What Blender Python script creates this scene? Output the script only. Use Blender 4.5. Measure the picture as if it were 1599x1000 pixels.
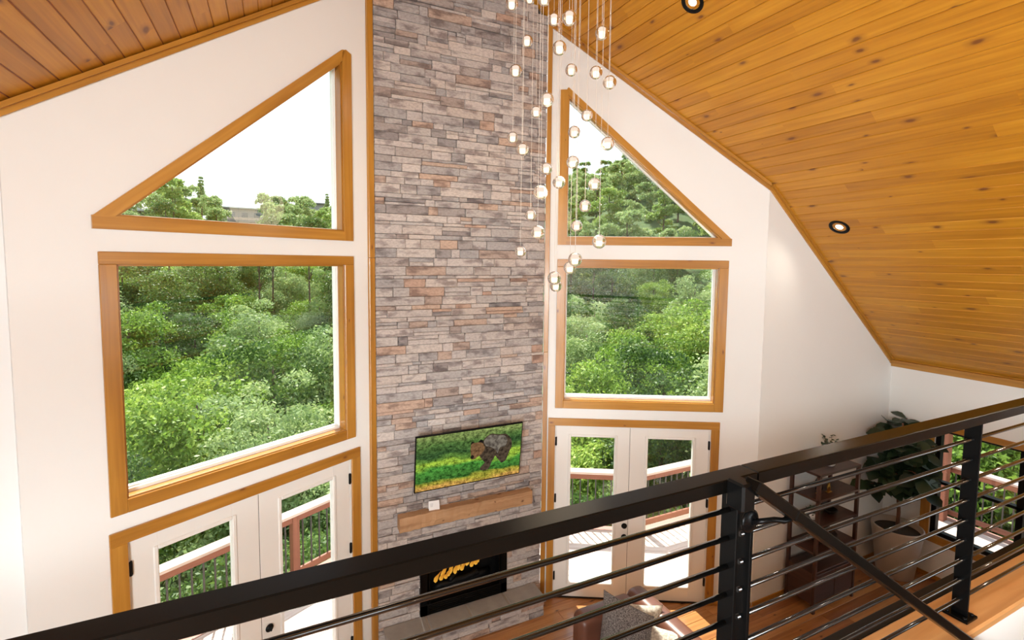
import bpy, math, random
import numpy as np
from mathutils import Vector, Matrix

# ------------------------------------------------------------------ scene, camera, light
scn = bpy.context.scene
for o in list(bpy.data.objects):
    bpy.data.objects.remove(o, do_unlink=True)
C = scn.collection
scn.view_settings.view_transform = 'Standard'
scn.view_settings.look = 'None'
scn.view_settings.exposure = 0.08
scn.view_settings.gamma = 1.0
scn.view_settings.use_curve_mapping = False

PI = math.pi
AH = math.radians(28.675)                  # how far the two glazed walls swing out from the gable line

cam_data = bpy.data.cameras.new('camera')
cam_data.sensor_width = 36.0
cam_data.lens = 769.394 / 1599 * 36
cam_data.shift_x = (799.5 - 798.366) / 1599
cam_data.shift_y = (464.124 - 500) / 1599
cam_data.clip_start = 0.05
cam_data.clip_end = 2000
cam = bpy.data.objects.new('camera', cam_data)
C.objects.link(cam)
aC = math.radians(64.51465)
pt_, rl_ = math.radians(4.00995), math.radians(0.57281)
cp_, sp_, cr_, sr_ = math.cos(pt_), math.sin(pt_), math.cos(rl_), math.sin(rl_)
W_ = (np.array([[cr_, -sr_, 0], [sr_, cr_, 0], [0, 0, 1]]) @ np.array([[1, 0, 0], [0, -sp_, -cp_], [0, cp_, -sp_]])
      @ np.array([[math.sin(aC), -math.cos(aC), 0], [math.cos(aC), math.sin(aC), 0], [0, 0, 1.0]]))
CR = Matrix([[W_[0][i], -W_[1][i], -W_[2][i]] for i in range(3)])
cam.matrix_world = Matrix.Translation((0, 0, 3.9)) @ CR.to_4x4()
scn.camera = cam

world = bpy.data.worlds.new('world')
scn.world = world
world.use_nodes = True
wn = world.node_tree
wn.nodes.clear()
w_out = wn.nodes.new('ShaderNodeOutputWorld')
w_bg = wn.nodes.new('ShaderNodeBackground')
w_ramp = wn.nodes.new('ShaderNodeValToRGB')
w_sep = wn.nodes.new('ShaderNodeSeparateXYZ')
w_tc = wn.nodes.new('ShaderNodeTexCoord')
wn.links.new(w_tc.outputs['Generated'], w_sep.inputs[0])
wn.links.new(w_sep.outputs['Z'], w_ramp.inputs[0])
w_ramp.color_ramp.elements[0].position = 0.0
w_ramp.color_ramp.elements[0].color = (0.97, 0.99, 1.0, 1)
w_ramp.color_ramp.elements[1].position = 0.8
w_ramp.color_ramp.elements[1].color = (0.66, 0.80, 1.0, 1)
wn.links.new(w_ramp.outputs[0], w_bg.inputs['Color'])
w_bg.inputs['Strength'].default_value = 1.7
wn.links.new(w_bg.outputs[0], w_out.inputs[0])

def add_light(name, kind, loc, direction, energy, color=(1, 1, 1), **kw):
    l = bpy.data.lights.new(name, kind)
    l.energy = energy
    l.color = color
    for k, v in kw.items():
        setattr(l, k, v)
    o = bpy.data.objects.new(name, l)
    o.location = loc
    o.rotation_euler = Vector(direction).to_track_quat('-Z', 'Y').to_euler()
    C.objects.link(o)
    return o

el = math.radians(56)
add_light('sun', 'SUN', (0, 30, 40), (-0.06 * math.cos(el), -math.cos(el), -math.sin(el)), 11.0, (1.0, 0.94, 0.84), angle=math.radians(0.7))
# added fill lights for the interior
add_light('loft_fill_light', 'AREA', (-1.9, -1.6, 4.02), (.88, .12, -.42), 600, (0.83, 0.94, 1.0), shape='RECTANGLE', size=1.8, size_y=2.8)
add_light('rear_fill_light', 'AREA', (4.7, -3.75, 3.02), (-.15, 1, .40), 105, (0.83, 0.94, 1.0), shape='RECTANGLE', size=2.8, size_y=1.0)
add_light('rear_fill_light', 'AREA', (-2.35, -3.75, 3.0), (.2, 1, .40), 230, (0.83, 0.94, 1.0), shape='RECTANGLE', size=1.7, size_y=0.9)
add_light('rear_fill_light', 'AREA', (-2.35, -3.75, 1.15), (.38, 1, .02), 260, (0.88, 0.96, 1.0), shape='RECTANGLE', size=2.3, size_y=1.7)

# ------------------------------------------------------------------ bookkeeping helpers
def tag(o, label=None, cat=None, group=None, kind=None):
    if label: o['label'] = label
    if cat: o['category'] = cat
    if group: o['group'] = group
    if kind: o['kind'] = kind
    return o

def empty(name, loc=(0, 0, 0), rz=0, label=None, cat=None, group=None, kind=None):
    o = bpy.data.objects.new(name, None)
    o.empty_display_size = 0.1
    o.location = loc
    o.rotation_euler = (0, 0, rz)
    C.objects.link(o)
    return tag(o, label, cat, group, kind)

def copy_tree(o, parent=None, kids=None):
    c = o.copy()
    C.objects.link(c)
    c.parent = parent
    for ch in (kids[o] if kids else list(o.children)):
        copy_tree(ch, c, kids)
    return c

class Frame:
    """a wall frame: u along the wall, w into the room, z up"""
    def __init__(s, O, d, n):
        s.O, s.d, s.n = Vector((O[0], O[1], 0)), Vector((d[0], d[1], 0)), Vector((n[0], n[1], 0))
    def p(s, u, w, z):
        return s.O + s.d * u + s.n * w + Vector((0, 0, z))

class MB:
    def __init__(s):
        s.v, s.f, s.uv, s.r, s.m, s.sm = [], [], [], [], [], []
    def face(s, idx, uvs, rnd=0.5, m=0, smooth=False):
        s.f.append(tuple(idx)); s.uv.append(list(uvs)); s.r.append(rnd); s.m.append(m); s.sm.append(smooth)
    def box(s, c, ax, ay, az, dx, dy, dz, ch=0.0, rnd=None, m=0):
        """chamfered box; ax is the grain direction"""
        rnd = random.random() if rnd is None else rnd
        c, ax, ay, az = Vector(c), Vector(ax).normalized(), Vector(ay).normalized(), Vector(az).normalized()
        h = (dx / 2, dy / 2, dz / 2)
        ch = min(ch, h[0] * .9, h[1] * .9, h[2] * .9)
        b = len(s.v)
        def P(x, y, z): return c + ax * x + ay * y + az * z
        def UV(x, y, z, k):
            if k == 0: return (y + 3.1 * z, z)
            if k == 1: return (x, z + h[1])
            return (x, y)
        ou = rnd * 37.0
        if ch <= 0:
            pts = [(sx * h[0], sy * h[1], sz * h[2]) for sx in (-1, 1) for sy in (-1, 1) for sz in (-1, 1)]
            s.v += [P(*q) for q in pts]
            for k, q in ((0, (0, 1, 3, 2)), (0, (4, 6, 7, 5)), (1, (0, 4, 5, 1)), (1, (2, 3, 7, 6)), (2, (0, 2, 6, 4)), (2, (1, 5, 7, 3))):
                s.face([b + i for i in q], [(UV(*pts[i], k)[0] + ou, UV(*pts[i], k)[1] + ou) for i in q], rnd, m)
            return
        pts, ix = [], {}
        for sx in (-1, 1):
            for sy in (-1, 1):
                for sz in (-1, 1):
                    for k in range(3):
                        q = [sx * (h[0] - ch), sy * (h[1] - ch), sz * (h[2] - ch)]
                        q[k] = (sx, sy, sz)[k] * h[k]
                        ix[(sx, sy, sz, k)] = len(pts)
                        pts.append(tuple(q))
        s.v += [P(*q) for q in pts]
        def add(q, k, sgn):
            q = list(q)
            a, b2, c2 = [Vector(pts[i]) for i in q[:3]]
            n = (b2 - a).cross(c2 - a)
            ctr = sum((Vector(pts[i]) for i in q), Vector()) / len(q)
            if n.dot(ctr) < 0: q.reverse()
            s.face([b + i for i in q], [(UV(*pts[i], k)[0] + ou, UV(*pts[i], k)[1] + ou) for i in q], rnd, m)
        for k in range(3):
            for sg in (-1, 1):
                a, d = [i for i in range(3) if i != k]
                q = []
                for s1, s2 in ((-1, -1), (1, -1), (1, 1), (-1, 1)):
                    t = [0, 0, 0]; t[k] = sg; t[a] = s1; t[d] = s2
                    q.append(ix[(*t, k)])
                add(q, k, sg)
        for k in range(3):
            a, d = [i for i in range(3) if i != k]
            for s1 in (-1, 1):
                for s2 in (-1, 1):
                    t1 = [0, 0, 0]; t1[a] = s1; t1[d] = s2; t2 = list(t1); t1[k] = -1; t2[k] = 1
                    add([ix[(*t1, a)], ix[(*t2, a)], ix[(*t2, d)], ix[(*t1, d)]], a, 1)
        for sx in (-1, 1):
            for sy in (-1, 1):
                for sz in (-1, 1):
                    add([ix[(sx, sy, sz, 0)], ix[(sx, sy, sz, 1)], ix[(sx, sy, sz, 2)]], 0, 1)
    def abox(s, x0, x1, y0, y1, z0, z1, ch=0.0, rnd=None, m=0, grain='x'):
        c = ((x0 + x1) / 2, (y0 + y1) / 2, (z0 + z1) / 2)
        dx, dy, dz = abs(x1 - x0), abs(y1 - y0), abs(z1 - z0)
        if grain == 'x': s.box(c, (1, 0, 0), (0, 1, 0), (0, 0, 1), dx, dy, dz, ch, rnd, m)
        elif grain == 'y': s.box(c, (0, 1, 0), (-1, 0, 0), (0, 0, 1), dy, dx, dz, ch, rnd, m)
        else: s.box(c, (0, 0, 1), (1, 0, 0), (0, 1, 0), dz, dx, dy, ch, rnd, m)
    def fbox(s, F, u0, u1, w0, w1, z0, z1, ch=0.0, rnd=None, m=0, grain='u'):
        c = F.p((u0 + u1) / 2, (w0 + w1) / 2, (z0 + z1) / 2)
        du, dw, dz = abs(u1 - u0), abs(w1 - w0), abs(z1 - z0)
        Z = Vector((0, 0, 1))
        if grain == 'u': s.box(c, F.d, F.n, Z, du, dw, dz, ch, rnd, m)
        else: s.box(c, Z, F.d, F.n, dz, du, dw, ch, rnd, m)
    def prism(s, pts, off, grain=None, rnd=None, m=0):
        """polygon pts (3d) extruded by vector off"""
        rnd = random.random() if rnd is None else rnd
        pts = [Vector(p) for p in pts]; off = Vector(off)
        n = len(pts); b = len(s.v)
        s.v += pts + [p + off for p in pts]
        g = Vector(grain).normalized() if grain is not None else (pts[1] - pts[0]).normalized()
        t = off.normalized().cross(g).normalized()
        ou = rnd * 37
        def uv(i):
            p = (pts[i % n] + (off if i >= n else Vector()))
            return (p.dot(g) + ou, p.dot(t) + (off.length if i >= n else 0) + ou)
        nn = Vector()
        for i in range(n): nn += pts[i].cross(pts[(i + 1) % n])
        flip = nn.dot(off) > 0
        A = list(range(n)); B = [i + n for i in range(n)]
        fs = [A[::-1] if flip else A, B if flip else B[::-1]]
        for i in range(n):
            j = (i + 1) % n
            q = [i, j, j + n, i + n]
            fs.append(q if flip else q[::-1])
        for q in fs:
            s.face([b + i for i in q], [uv(i) for i in q], rnd, m)
    def quad(s, pts, rnd=0.5, m=0):
        b = len(s.v); pts = [Vector(p) for p in pts]
        s.v += pts
        g = (pts[1] - pts[0]).normalized(); t = (pts[2] - pts[1]).normalized()
        s.face(range(b, b + len(pts)), [(p.dot(g), p.dot(t)) for p in pts], rnd, m)
    def tube(s, path, rad, n=12, cap=True, rnd=0.5, m=0, smooth=True, sq=None):
        path = [Vector(p) for p in path]
        if not isinstance(rad, (list, tuple)): rad = [rad] * len(path)
        b = len(s.v); up = None; L = 0
        for i, p in enumerate(path):
            t = (path[min(i + 1, len(path) - 1)] - path[max(i - 1, 0)]).normalized()
            if up is None:
                up = t.orthogonal().normalized()
            up = (up - t * up.dot(t)).normalized()
            sd = t.cross(up)
            for k in range(n):
                a = 2 * PI * k / n
                s.v.append(p + (up * math.cos(a) + sd * math.sin(a)) * rad[i])
        for i in range(len(path) - 1):
            d = (path[i + 1] - path[i]).length
            for k in range(n):
                k2 = (k + 1) % n
                s.face([b + i * n + k, b + i * n + k2, b + (i + 1) * n + k2, b + (i + 1) * n + k],
                       [(L, k / n), (L, (k + 1) / n), (L + d, (k + 1) / n), (L + d, k / n)], rnd, m, smooth)
            L += d
        if cap:
            s.face([b + k for k in range(n)][::-1], [(0, 0)] * n, rnd, m)
            s.face([b + (len(path) - 1) * n + k for k in range(n)], [(0, 0)] * n, rnd, m)
    def lathe(s, prof, c=(0, 0, 0), n=32, rnd=0.5, m=0, axis=(0, 0, 1), closed=False):
        """prof: list of (radius, height) from bottom outside on"""
        c = Vector(c); az = Vector(axis).normalized(); ax = az.orthogonal().normalized(); ay = az.cross(ax)
        b = len(s.v)
        for r, z in prof:
            for k in range(n):
                a = 2 * PI * k / n
                s.v.append(c + ax * (r * math.cos(a)) + ay * (r * math.sin(a)) + az * z)
        for i in range(len(prof) - 1):
            for k in range(n):
                k2 = (k + 1) % n
                s.face([b + i * n + k, b + i * n + k2, b + (i + 1) * n + k2, b + (i + 1) * n + k],
                       [(k / n, prof[i][1]), ((k + 1) / n, prof[i][1]), ((k + 1) / n, prof[i + 1][1]), (k / n, prof[i + 1][1])], rnd, m, True)
    def sphere(s, c, r, nu=20, nv=12, sc=(1, 1, 1), rnd=0.5, m=0, inv=False):
        c = Vector(c); b = len(s.v)
        for i in range(nv + 1):
            th = PI * i / nv
            for k in range(nu):
                a = 2 * PI * k / nu
                s.v.append(c + Vector((r * sc[0] * math.sin(th) * math.cos(a), r * sc[1] * math.sin(th) * math.sin(a), -r * sc[2] * math.cos(th))))
        for i in range(nv):
            for k in range(nu):
                k2 = (k + 1) % nu
                q = [b + i * nu + k, b + i * nu + k2, b + (i + 1) * nu + k2, b + (i + 1) * nu + k]
                if inv: q.reverse()
                s.face(q, [(0, 0)] * 4, rnd, m, True)
    def build(s, name, mats, parent=None, bevel=0, seg=2, subsurf=0):
        me = bpy.data.meshes.new(name)
        me.from_pydata([tuple(v) for v in s.v], [], s.f)
        mats = mats if isinstance(mats, (list, tuple)) else [mats]
        for mm in mats: me.materials.append(mm)
        uvl = me.uv_layers.new(name='UVMap')
        flat = [c for f in s.uv for q in f for c in q]
        uvl.data.foreach_set('uv', flat)
        at = me.attributes.new('rnd', 'FLOAT', 'FACE')
        at.data.foreach_set('value', s.r)
        me.polygons.foreach_set('material_index', s.m)
        me.polygons.foreach_set('use_smooth', s.sm)
        me.update()
        o = bpy.data.objects.new(name, me)
        C.objects.link(o)
        if parent is not None:
            o.parent = parent
            o.matrix_parent_inverse = Matrix.Identity(4)
        if bevel:
            md = o.modifiers.new('bevel', 'BEVEL'); md.width = bevel; md.segments = seg; md.limit_method = 'ANGLE'
        if subsurf:
            md = o.modifiers.new('sub', 'SUBSURF'); md.levels = subsurf; md.render_levels = subsurf
        return o

def rel(o, p):
    """world-space builder coordinates -> coordinates under empty p (translation only)"""
    return o

# ------------------------------------------------------------------ materials
def new_mat(name):
    m = bpy.data.materials.new(name); m.use_nodes = True
    nt = m.node_tree; nt.nodes.clear()
    out = nt.nodes.new('ShaderNodeOutputMaterial')
    b = nt.nodes.new('ShaderNodeBsdfPrincipled')
    nt.links.new(b.outputs[0], out.inputs[0])
    return m, nt, b, out

def flat(name, col, rough=0.5, metal=0.0, spec=0.5, noise=0.0, nscale=30, coat=0.0, bump=0.0):
    m, nt, b, out = new_mat(name)
    b.inputs['Base Color'].default_value = (*col, 1)
    b.inputs['Roughness'].default_value = rough
    b.inputs['Metallic'].default_value = metal
    b.inputs['Specular IOR Level'].default_value = spec
    b.inputs['Coat Weight'].default_value = coat
    if noise or bump:
        tc = nt.nodes.new('ShaderNodeTexCoord'); n = nt.nodes.new('ShaderNodeTexNoise')
        n.inputs['Scale'].default_value = nscale; n.inputs['Detail'].default_value = 5
        nt.links.new(tc.outputs['Object'], n.inputs['Vector'])
        if noise:
            mx = nt.nodes.new('ShaderNodeMix'); mx.data_type = 'RGBA'
            mx.inputs['A'].default_value = (*[c * (1 - noise) for c in col], 1)
            mx.inputs['B'].default_value = (*[min(1, c * (1 + noise)) for c in col], 1)
            nt.links.new(n.outputs['Fac'], mx.inputs['Factor']); nt.links.new(mx.outputs['Result'], b.inputs['Base Color'])
        if bump:
            bp = nt.nodes.new('ShaderNodeBump'); bp.inputs['Strength'].default_value = bump; bp.inputs['Distance'].default_value = 0.01
            nt.links.new(n.outputs['Fac'], bp.inputs['Height']); nt.links.new(bp.outputs[0], b.inputs['Normal'])
    return m

def emis(name, col, st):
    m = bpy.data.materials.new(name); m.use_nodes = True
    nt = m.node_tree; nt.nodes.clear()
    out = nt.nodes.new('ShaderNodeOutputMaterial'); e = nt.nodes.new('ShaderNodeEmission')
    e.inputs[0].default_value = (*col, 1); e.inputs[1].default_value = st
    nt.links.new(e.outputs[0], out.inputs[0])
    return m

def wood(name, dark, mid, light, rough=0.35, knots=1.0, var=0.25, grain=1.0, coat=0.0, kcol=(0.09, 0.035, 0.012), ksc=(2.2, 5.0)):
    """grain follows U of the UV map (metres); 'rnd' shifts and tones every board"""
    m, nt, b, out = new_mat(name)
    N, Lk = nt.nodes, nt.links
    uv = N.new('ShaderNodeUVMap'); uv.uv_map = 'UVMap'
    at = N.new('ShaderNodeAttribute'); at.attribute_name = 'rnd'
    mp = N.new('ShaderNodeMapping'); mp.inputs['Scale'].default_value = (1.2 * grain, 28 * grain, 1)
    Lk.new(uv.outputs[0], mp.inputs[0])
    n1 = N.new('ShaderNodeTexNoise'); n1.inputs['Scale'].default_value = 1.0; n1.inputs['Detail'].default_value = 6; n1.inputs['Distortion'].default_value = 0.7
    Lk.new(mp.outputs[0], n1.inputs['Vector'])
    mp2 = N.new('ShaderNodeMapping'); mp2.inputs['Scale'].default_value = (1.5, 5, 1)
    Lk.new(uv.outputs[0], mp2.inputs[0])
    n2 = N.new('ShaderNodeTexNoise'); n2.inputs['Scale'].default_value = 1.0; n2.inputs['Detail'].default_value = 2
    Lk.new(mp2.outputs[0], n2.inputs['Vector'])
    ad = N.new('ShaderNodeMath'); ad.operation = 'MULTIPLY_ADD'; ad.inputs[1].default_value = 0.65
    Lk.new(n1.outputs['Fac'], ad.inputs[0])
    ml = N.new('ShaderNodeMath'); ml.operation = 'MULTIPLY'; ml.inputs[1].default_value = 0.35
    Lk.new(n2.outputs['Fac'], ml.inputs[0]); Lk.new(ml.outputs[0], ad.inputs[2])
    tone = N.new('ShaderNodeMath'); tone.operation = 'MULTIPLY_ADD'; tone.inputs[1].default_value = var; tone.inputs[2].default_value = -var / 2
    Lk.new(at.outputs['Fac'], tone.inputs[0])
    sm = N.new('ShaderNodeMath'); sm.operation = 'ADD'
    Lk.new(ad.outputs[0], sm.inputs[0]); Lk.new(tone.outputs[0], sm.inputs[1])
    rp = N.new('ShaderNodeValToRGB')
    rp.color_ramp.elements[0].position = 0.28; rp.color_ramp.elements[0].color = (*dark, 1)
    rp.color_ramp.elements[1].position = 0.72; rp.color_ramp.elements[1].color = (*light, 1)
    e = rp.color_ramp.elements.new(0.5); e.color = (*mid, 1)
    Lk.new(sm.outputs[0], rp.inputs[0])
    colout = rp.outputs[0]
    if knots > 0:
        mp3 = N.new('ShaderNodeMapping'); mp3.inputs['Scale'].default_value = (ksc[0], ksc[1], 1)
        Lk.new(uv.outputs[0], mp3.inputs[0])
        vo = N.new('ShaderNodeTexVoronoi'); vo.inputs['Scale'].default_value = 1.0; vo.voronoi_dimensions = '2D'
        nd = N.new('ShaderNodeTexNoise'); nd.inputs['Scale'].default_value = 3; 
        Lk.new(mp3.outputs[0], nd.inputs['Vector'])
        va = N.new('ShaderNodeVectorMath'); va.operation = 'MULTIPLY_ADD'; va.inputs[1].default_value = (0.12, 0.12, 0)
        Lk.new(nd.outputs['Color'], va.inputs[0]); Lk.new(mp3.outputs[0], va.inputs[2])
        Lk.new(va.outputs[0], vo.inputs['Vector'])
        sz = N.new('ShaderNodeSeparateColor'); Lk.new(vo.outputs['Color'], sz.inputs[0])
        th = N.new('ShaderNodeMapRange'); th.inputs['From Min'].default_value = 0.45; th.inputs['From Max'].default_value = 1.0
        th.inputs['To Min'].default_value = 0.0; th.inputs['To Max'].default_value = 0.17 * knots
        Lk.new(sz.outputs[0], th.inputs['Value'])
        dv = N.new('ShaderNodeMath'); dv.operation = 'DIVIDE'; Lk.new(vo.outputs['Distance'], dv.inputs[0])
        mxx = N.new('ShaderNodeMath'); mxx.operation = 'MAXIMUM'; mxx.inputs[1].default_value = 0.0001
        Lk.new(th.outputs[0], mxx.inputs[0]); Lk.new(mxx.outputs[0], dv.inputs[1])
        kr = N.new('ShaderNodeValToRGB')
        kr.color_ramp.elements[0].position = 0.25; kr.color_ramp.elements[0].color = (0.9, 0.9, 0.9, 1)
        kr.color_ramp.elements[1].position = 1.0; kr.color_ramp.elements[1].color = (0, 0, 0, 1)
        ke = kr.color_ramp.elements.new(0.55); ke.color = (0.3, 0.3, 0.3, 1)
        Lk.new(dv.outputs[0], kr.inputs[0])
        mx = N.new('ShaderNodeMix'); mx.data_type = 'RGBA'; mx.inputs['B'].default_value = (*kcol, 1)
        Lk.new(kr.outputs[0], mx.inputs['Factor']); Lk.new(colout, mx.inputs['A'])
        colout = mx.outputs['Result']
    Lk.new(colout, b.inputs['Base Color'])
    b.inputs['Roughness'].default_value = rough
    b.inputs['Coat Weight'].default_value = coat
    b.inputs['Coat Roughness'].default_value = 0.15
    bp = N.new('ShaderNodeBump'); bp.inputs['Strength'].default_value = 0.12; bp.inputs['Distance'].default_value = 0.004
    Lk.new(n1.outputs['Fac'], bp.inputs['Height']); Lk.new(bp.outputs[0], b.inputs['Normal'])
    return m

M = {}
M['wall'] = flat('wall_paint', (0.80, 0.80, 0.775), 0.6, noise=0.012, nscale=4, spec=0.3)
M['white'] = flat('white_door_paint', (0.80, 0.785, 0.745), 0.35)
M['vinyl'] = flat('white_vinyl', (0.85, 0.84, 0.80), 0.35)
M['trim'] = wood('stained_pine_trim', (0.32, 0.13, 0.015), (0.42, 0.185, 0.024), (0.52, 0.25, 0.04), 0.3, 0.7, 0.22, coat=0.3, kcol=(0.16, 0.05, 0.015))
M['ceil'] = wood('stained_pine_ceiling', (0.38, 0.15, 0.010), (0.51, 0.215, 0.013), (0.62, 0.29, 0.022), 0.40, 1.3, 0.20, coat=0.1, kcol=(0.15, 0.045, 0.012))
M['floor'] = wood('pine_floor', (0.26, 0.10, 0.032), (0.39, 0.17, 0.055), (0.52, 0.26, 0.09), 0.28, 0.8, 0.4, coat=0.4, kcol=(0.06, 0.02, 0.01))
M['oakcap'] = wood('oak_cap', (0.45, 0.21, 0.07), (0.56, 0.28, 0.10), (0.64, 0.35, 0.14), 0.35, 0.0, 0.1)
M['mantel'] = wood('rustic_mantel_wood', (0.28, 0.14, 0.065), (0.43, 0.25, 0.125), (0.53, 0.33, 0.18), 0.6, 1.2, 0.1, kcol=(0.10, 0.035, 0.015), ksc=(3.5, 6))
M['walnut'] = wood('dark_walnut', (0.030, 0.011, 0.007), (0.05, 0.018, 0.011), (0.075, 0.028, 0.017), 0.4, 0.0, 0.2)
M['deck'] = wood('deck_boards', (0.42, 0.30, 0.25), (0.55, 0.42, 0.36), (0.66, 0.52, 0.46), 0.7, 0.3, 0.2, kcol=(0.2, 0.1, 0.08))
M['deckborder'] = wood('stained_border_board', (0.30, 0.14, 0.11), (0.38, 0.19, 0.15), (0.45, 0.24, 0.2), 0.7, 0.3, 0.2)
M['redwood'] = wood('redwood_rail', (0.17, 0.055, 0.030), (0.24, 0.082, 0.046), (0.30, 0.115, 0.066), 0.6, 0.5, 0.2)
M['black'] = flat('black_gloss_steel', (0.003, 0.003, 0.003), 0.25, 0.0, 0.15)
M['rod'] = flat('black_polished_rod', (0.006, 0.006, 0.006), 0.12, 0.0, 0.5, coat=0.5)
M['rail'] = flat('black_satin_rail', (0.003, 0.0025, 0.002), 0.25, 0.0, 0.22)
for k_ in ('rail', 'black'):
    M[k_].node_tree.nodes['Principled BSDF'].inputs['IOR'].default_value = 1.20
    M[k_].node_tree.nodes['Principled BSDF'].inputs['Specular IOR Level'].default_value = 0.5
M['blackmat'] = flat('matte_black', (0.004, 0.004, 0.004), 0.5, spec=.15)
M['bronze'] = flat('dark_bronze', (0.02, 0.014, 0.01), 0.35, 0.6)
M['slab'] = flat('grey_hearth_stone', (0.31, 0.30, 0.285), 0.6, noise=0.28, nscale=7, bump=0.2)
M['mortar'] = flat('mortar', (0.10, 0.085, 0.075), 0.9)
M['gold'] = flat('gold', (0.55, 0.33, 0.08), 0.3, 1.0)
M['ceramic'] = flat('white_ceramic', (0.75, 0.73, 0.70), 0.3)
M['pot'] = flat('beige_planter', (0.45, 0.39, 0.33), 0.6, noise=0.05, nscale=12)
M['soil'] = flat('soil', (0.045, 0.035, 0.022), 0.95, noise=0.5, nscale=40)
M['bark'] = flat('bark', (0.11, 0.075, 0.05), 0.9, noise=0.5, nscale=12, bump=0.6)
M['figtrunk'] = flat('fig_trunk', (0.15, 0.06, 0.03), 0.8, noise=0.4, nscale=20)
M['leather'] = flat('brown_leather', (0.14, 0.055, 0.034), 0.36, noise=0.3, nscale=9, bump=0.15)
M['balus'] = flat('grey_baluster', (0.055, 0.05, 0.048), 0.5)
M['ground'] = flat('forest_floor', (0.055, 0.10, 0.022), 0.95, noise=0.6, nscale=0.6)
M['drywallceil'] = flat('white_underside', (0.7, 0.68, 0.64), 0.8)
M['cord'] = flat('clear_cord', (0.62, 0.58, 0.52), 0.3)
M['paper'] = flat('white_card', (0.80, 0.80, 0.80), 0.6)
M['greyink'] = flat('grey_ink', (0.35, 0.37, 0.4), 0.6)

def fabric(name, a, b2, sc):
    m, nt, b, out = new_mat(name)
    tc = nt.nodes.new('ShaderNodeTexCoord'); n = nt.nodes.new('ShaderNodeTexNoise'); n.inputs['Scale'].default_value = sc; n.inputs['Detail'].default_value = 3
    nt.links.new(tc.outputs['Object'], n.inputs['Vector'])
    r = nt.nodes.new('ShaderNodeValToRGB'); r.color_ramp.elements[0].position = 0.38; r.color_ramp.elements[1].position = 0.62
    r.color_ramp.elements[0].color = (*a, 1); r.color_ramp.elements[1].color = (*b2, 1)
    nt.links.new(n.outputs['Fac'], r.inputs[0]); nt.links.new(r.outputs[0], b.inputs['Base Color'])
    b.inputs['Roughness'].default_value = 0.9
    bp = nt.nodes.new('ShaderNodeBump'); bp.inputs['Strength'].default_value = 0.5; bp.inputs['Distance'].default_value = 0.004
    nt.links.new(n.outputs['Fac'], bp.inputs['Height']); nt.links.new(bp.outputs[0], b.inputs['Normal'])
    return m
M['tweed'] = fabric('grey_tweed', (0.07, 0.062, 0.06), (0.30, 0.28, 0.27), 110)
M['boucle'] = fabric('cream_boucle', (0.42, 0.38, 0.32), (0.72, 0.68, 0.60), 60)

def stone_mat():
    m, nt, b, out = new_mat('ledge_stone')
    N, Lk = nt.nodes, nt.links
    at = N.new('ShaderNodeAttribute'); at.attribute_name = 'rnd'
    tc = N.new('ShaderNodeTexCoord')
    r = N.new('ShaderNodeValToRGB'); r.color_ramp.interpolation = 'LINEAR'
    stops = [(0.0, (0.46, 0.42, 0.39)), (0.16, (0.56, 0.50, 0.46)), (0.32, (0.42, 0.39, 0.37)), (0.48, (0.36, 0.34, 0.33)),
             (0.60, (0.58, 0.52, 0.47)), (0.74, (0.50, 0.43, 0.38)), (0.84, (0.27, 0.25, 0.245)), (0.93, (0.52, 0.38, 0.29)), (1.0, (0.46, 0.31, 0.235))]
    cr = r.color_ramp
    cr.elements[0].position = 0; cr.elements[0].color = (*stops[0][1], 1)
    cr.elements[1].position = 1; cr.elements[1].color = (*stops[-1][1], 1)
    for p, c in stops[1:-1]:
        e = cr.elements.new(p); e.color = (*c, 1)
    Lk.new(at.outputs['Fac'], r.inputs[0])
    uv = N.new('ShaderNodeUVMap'); uv.uv_map = 'UVMap'
    def nz(sx, sy, det, ro):
        mp = N.new('ShaderNodeMapping'); mp.inputs['Scale'].default_value = (sx, sy, 1); Lk.new(uv.outputs[0], mp.inputs[0])
        n = N.new('ShaderNodeTexNoise'); n.inputs['Scale'].default_value = 1; n.inputs['Detail'].default_value = det; n.inputs['Roughness'].default_value = ro
        Lk.new(mp.outputs[0], n.inputs['Vector']); return n
    n = nz(34, 60, 6, .7)          # grit
    nb_ = nz(5.0, 13, 3, .5)       # broad weathered patches
    def mul(prev, nn, p0, p1, lo, hi):
        r2 = N.new('ShaderNodeValToRGB'); r2.color_ramp.elements[0].position = p0; r2.color_ramp.elements[1].position = p1
        r2.color_ramp.elements[0].color = (*lo, 1); r2.color_ramp.elements[1].color = (*hi, 1)
        Lk.new(nn.outputs['Fac'], r2.inputs[0])
        mx = N.new('ShaderNodeMix'); mx.data_type = 'RGBA'; mx.blend_type = 'MULTIPLY'; mx.inputs['Factor'].default_value = 1
        Lk.new(prev, mx.inputs['A']); Lk.new(r2.outputs[0], mx.inputs['B']); return mx
    m1 = mul(r.outputs[0], nb_, .36, .50, (.50, .47, .48), (1, 1, 1))
    mx = mul(m1.outputs['Result'], n, .36, .60, (.74, .72, .72), (1.06, 1.06, 1.06))
    Lk.new(mx.outputs['Result'], b.inputs['Base Color'])
    b.inputs['Roughness'].default_value = 0.85
    bp = N.new('ShaderNodeBump'); bp.inputs['Strength'].default_value = 0.6; bp.inputs['Distance'].default_value = 0.008
    Lk.new(n.outputs['Fac'], bp.inputs['Height']); Lk.new(bp.outputs[0], b.inputs['Normal'])
    return m
M['stone'] = stone_mat()

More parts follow.
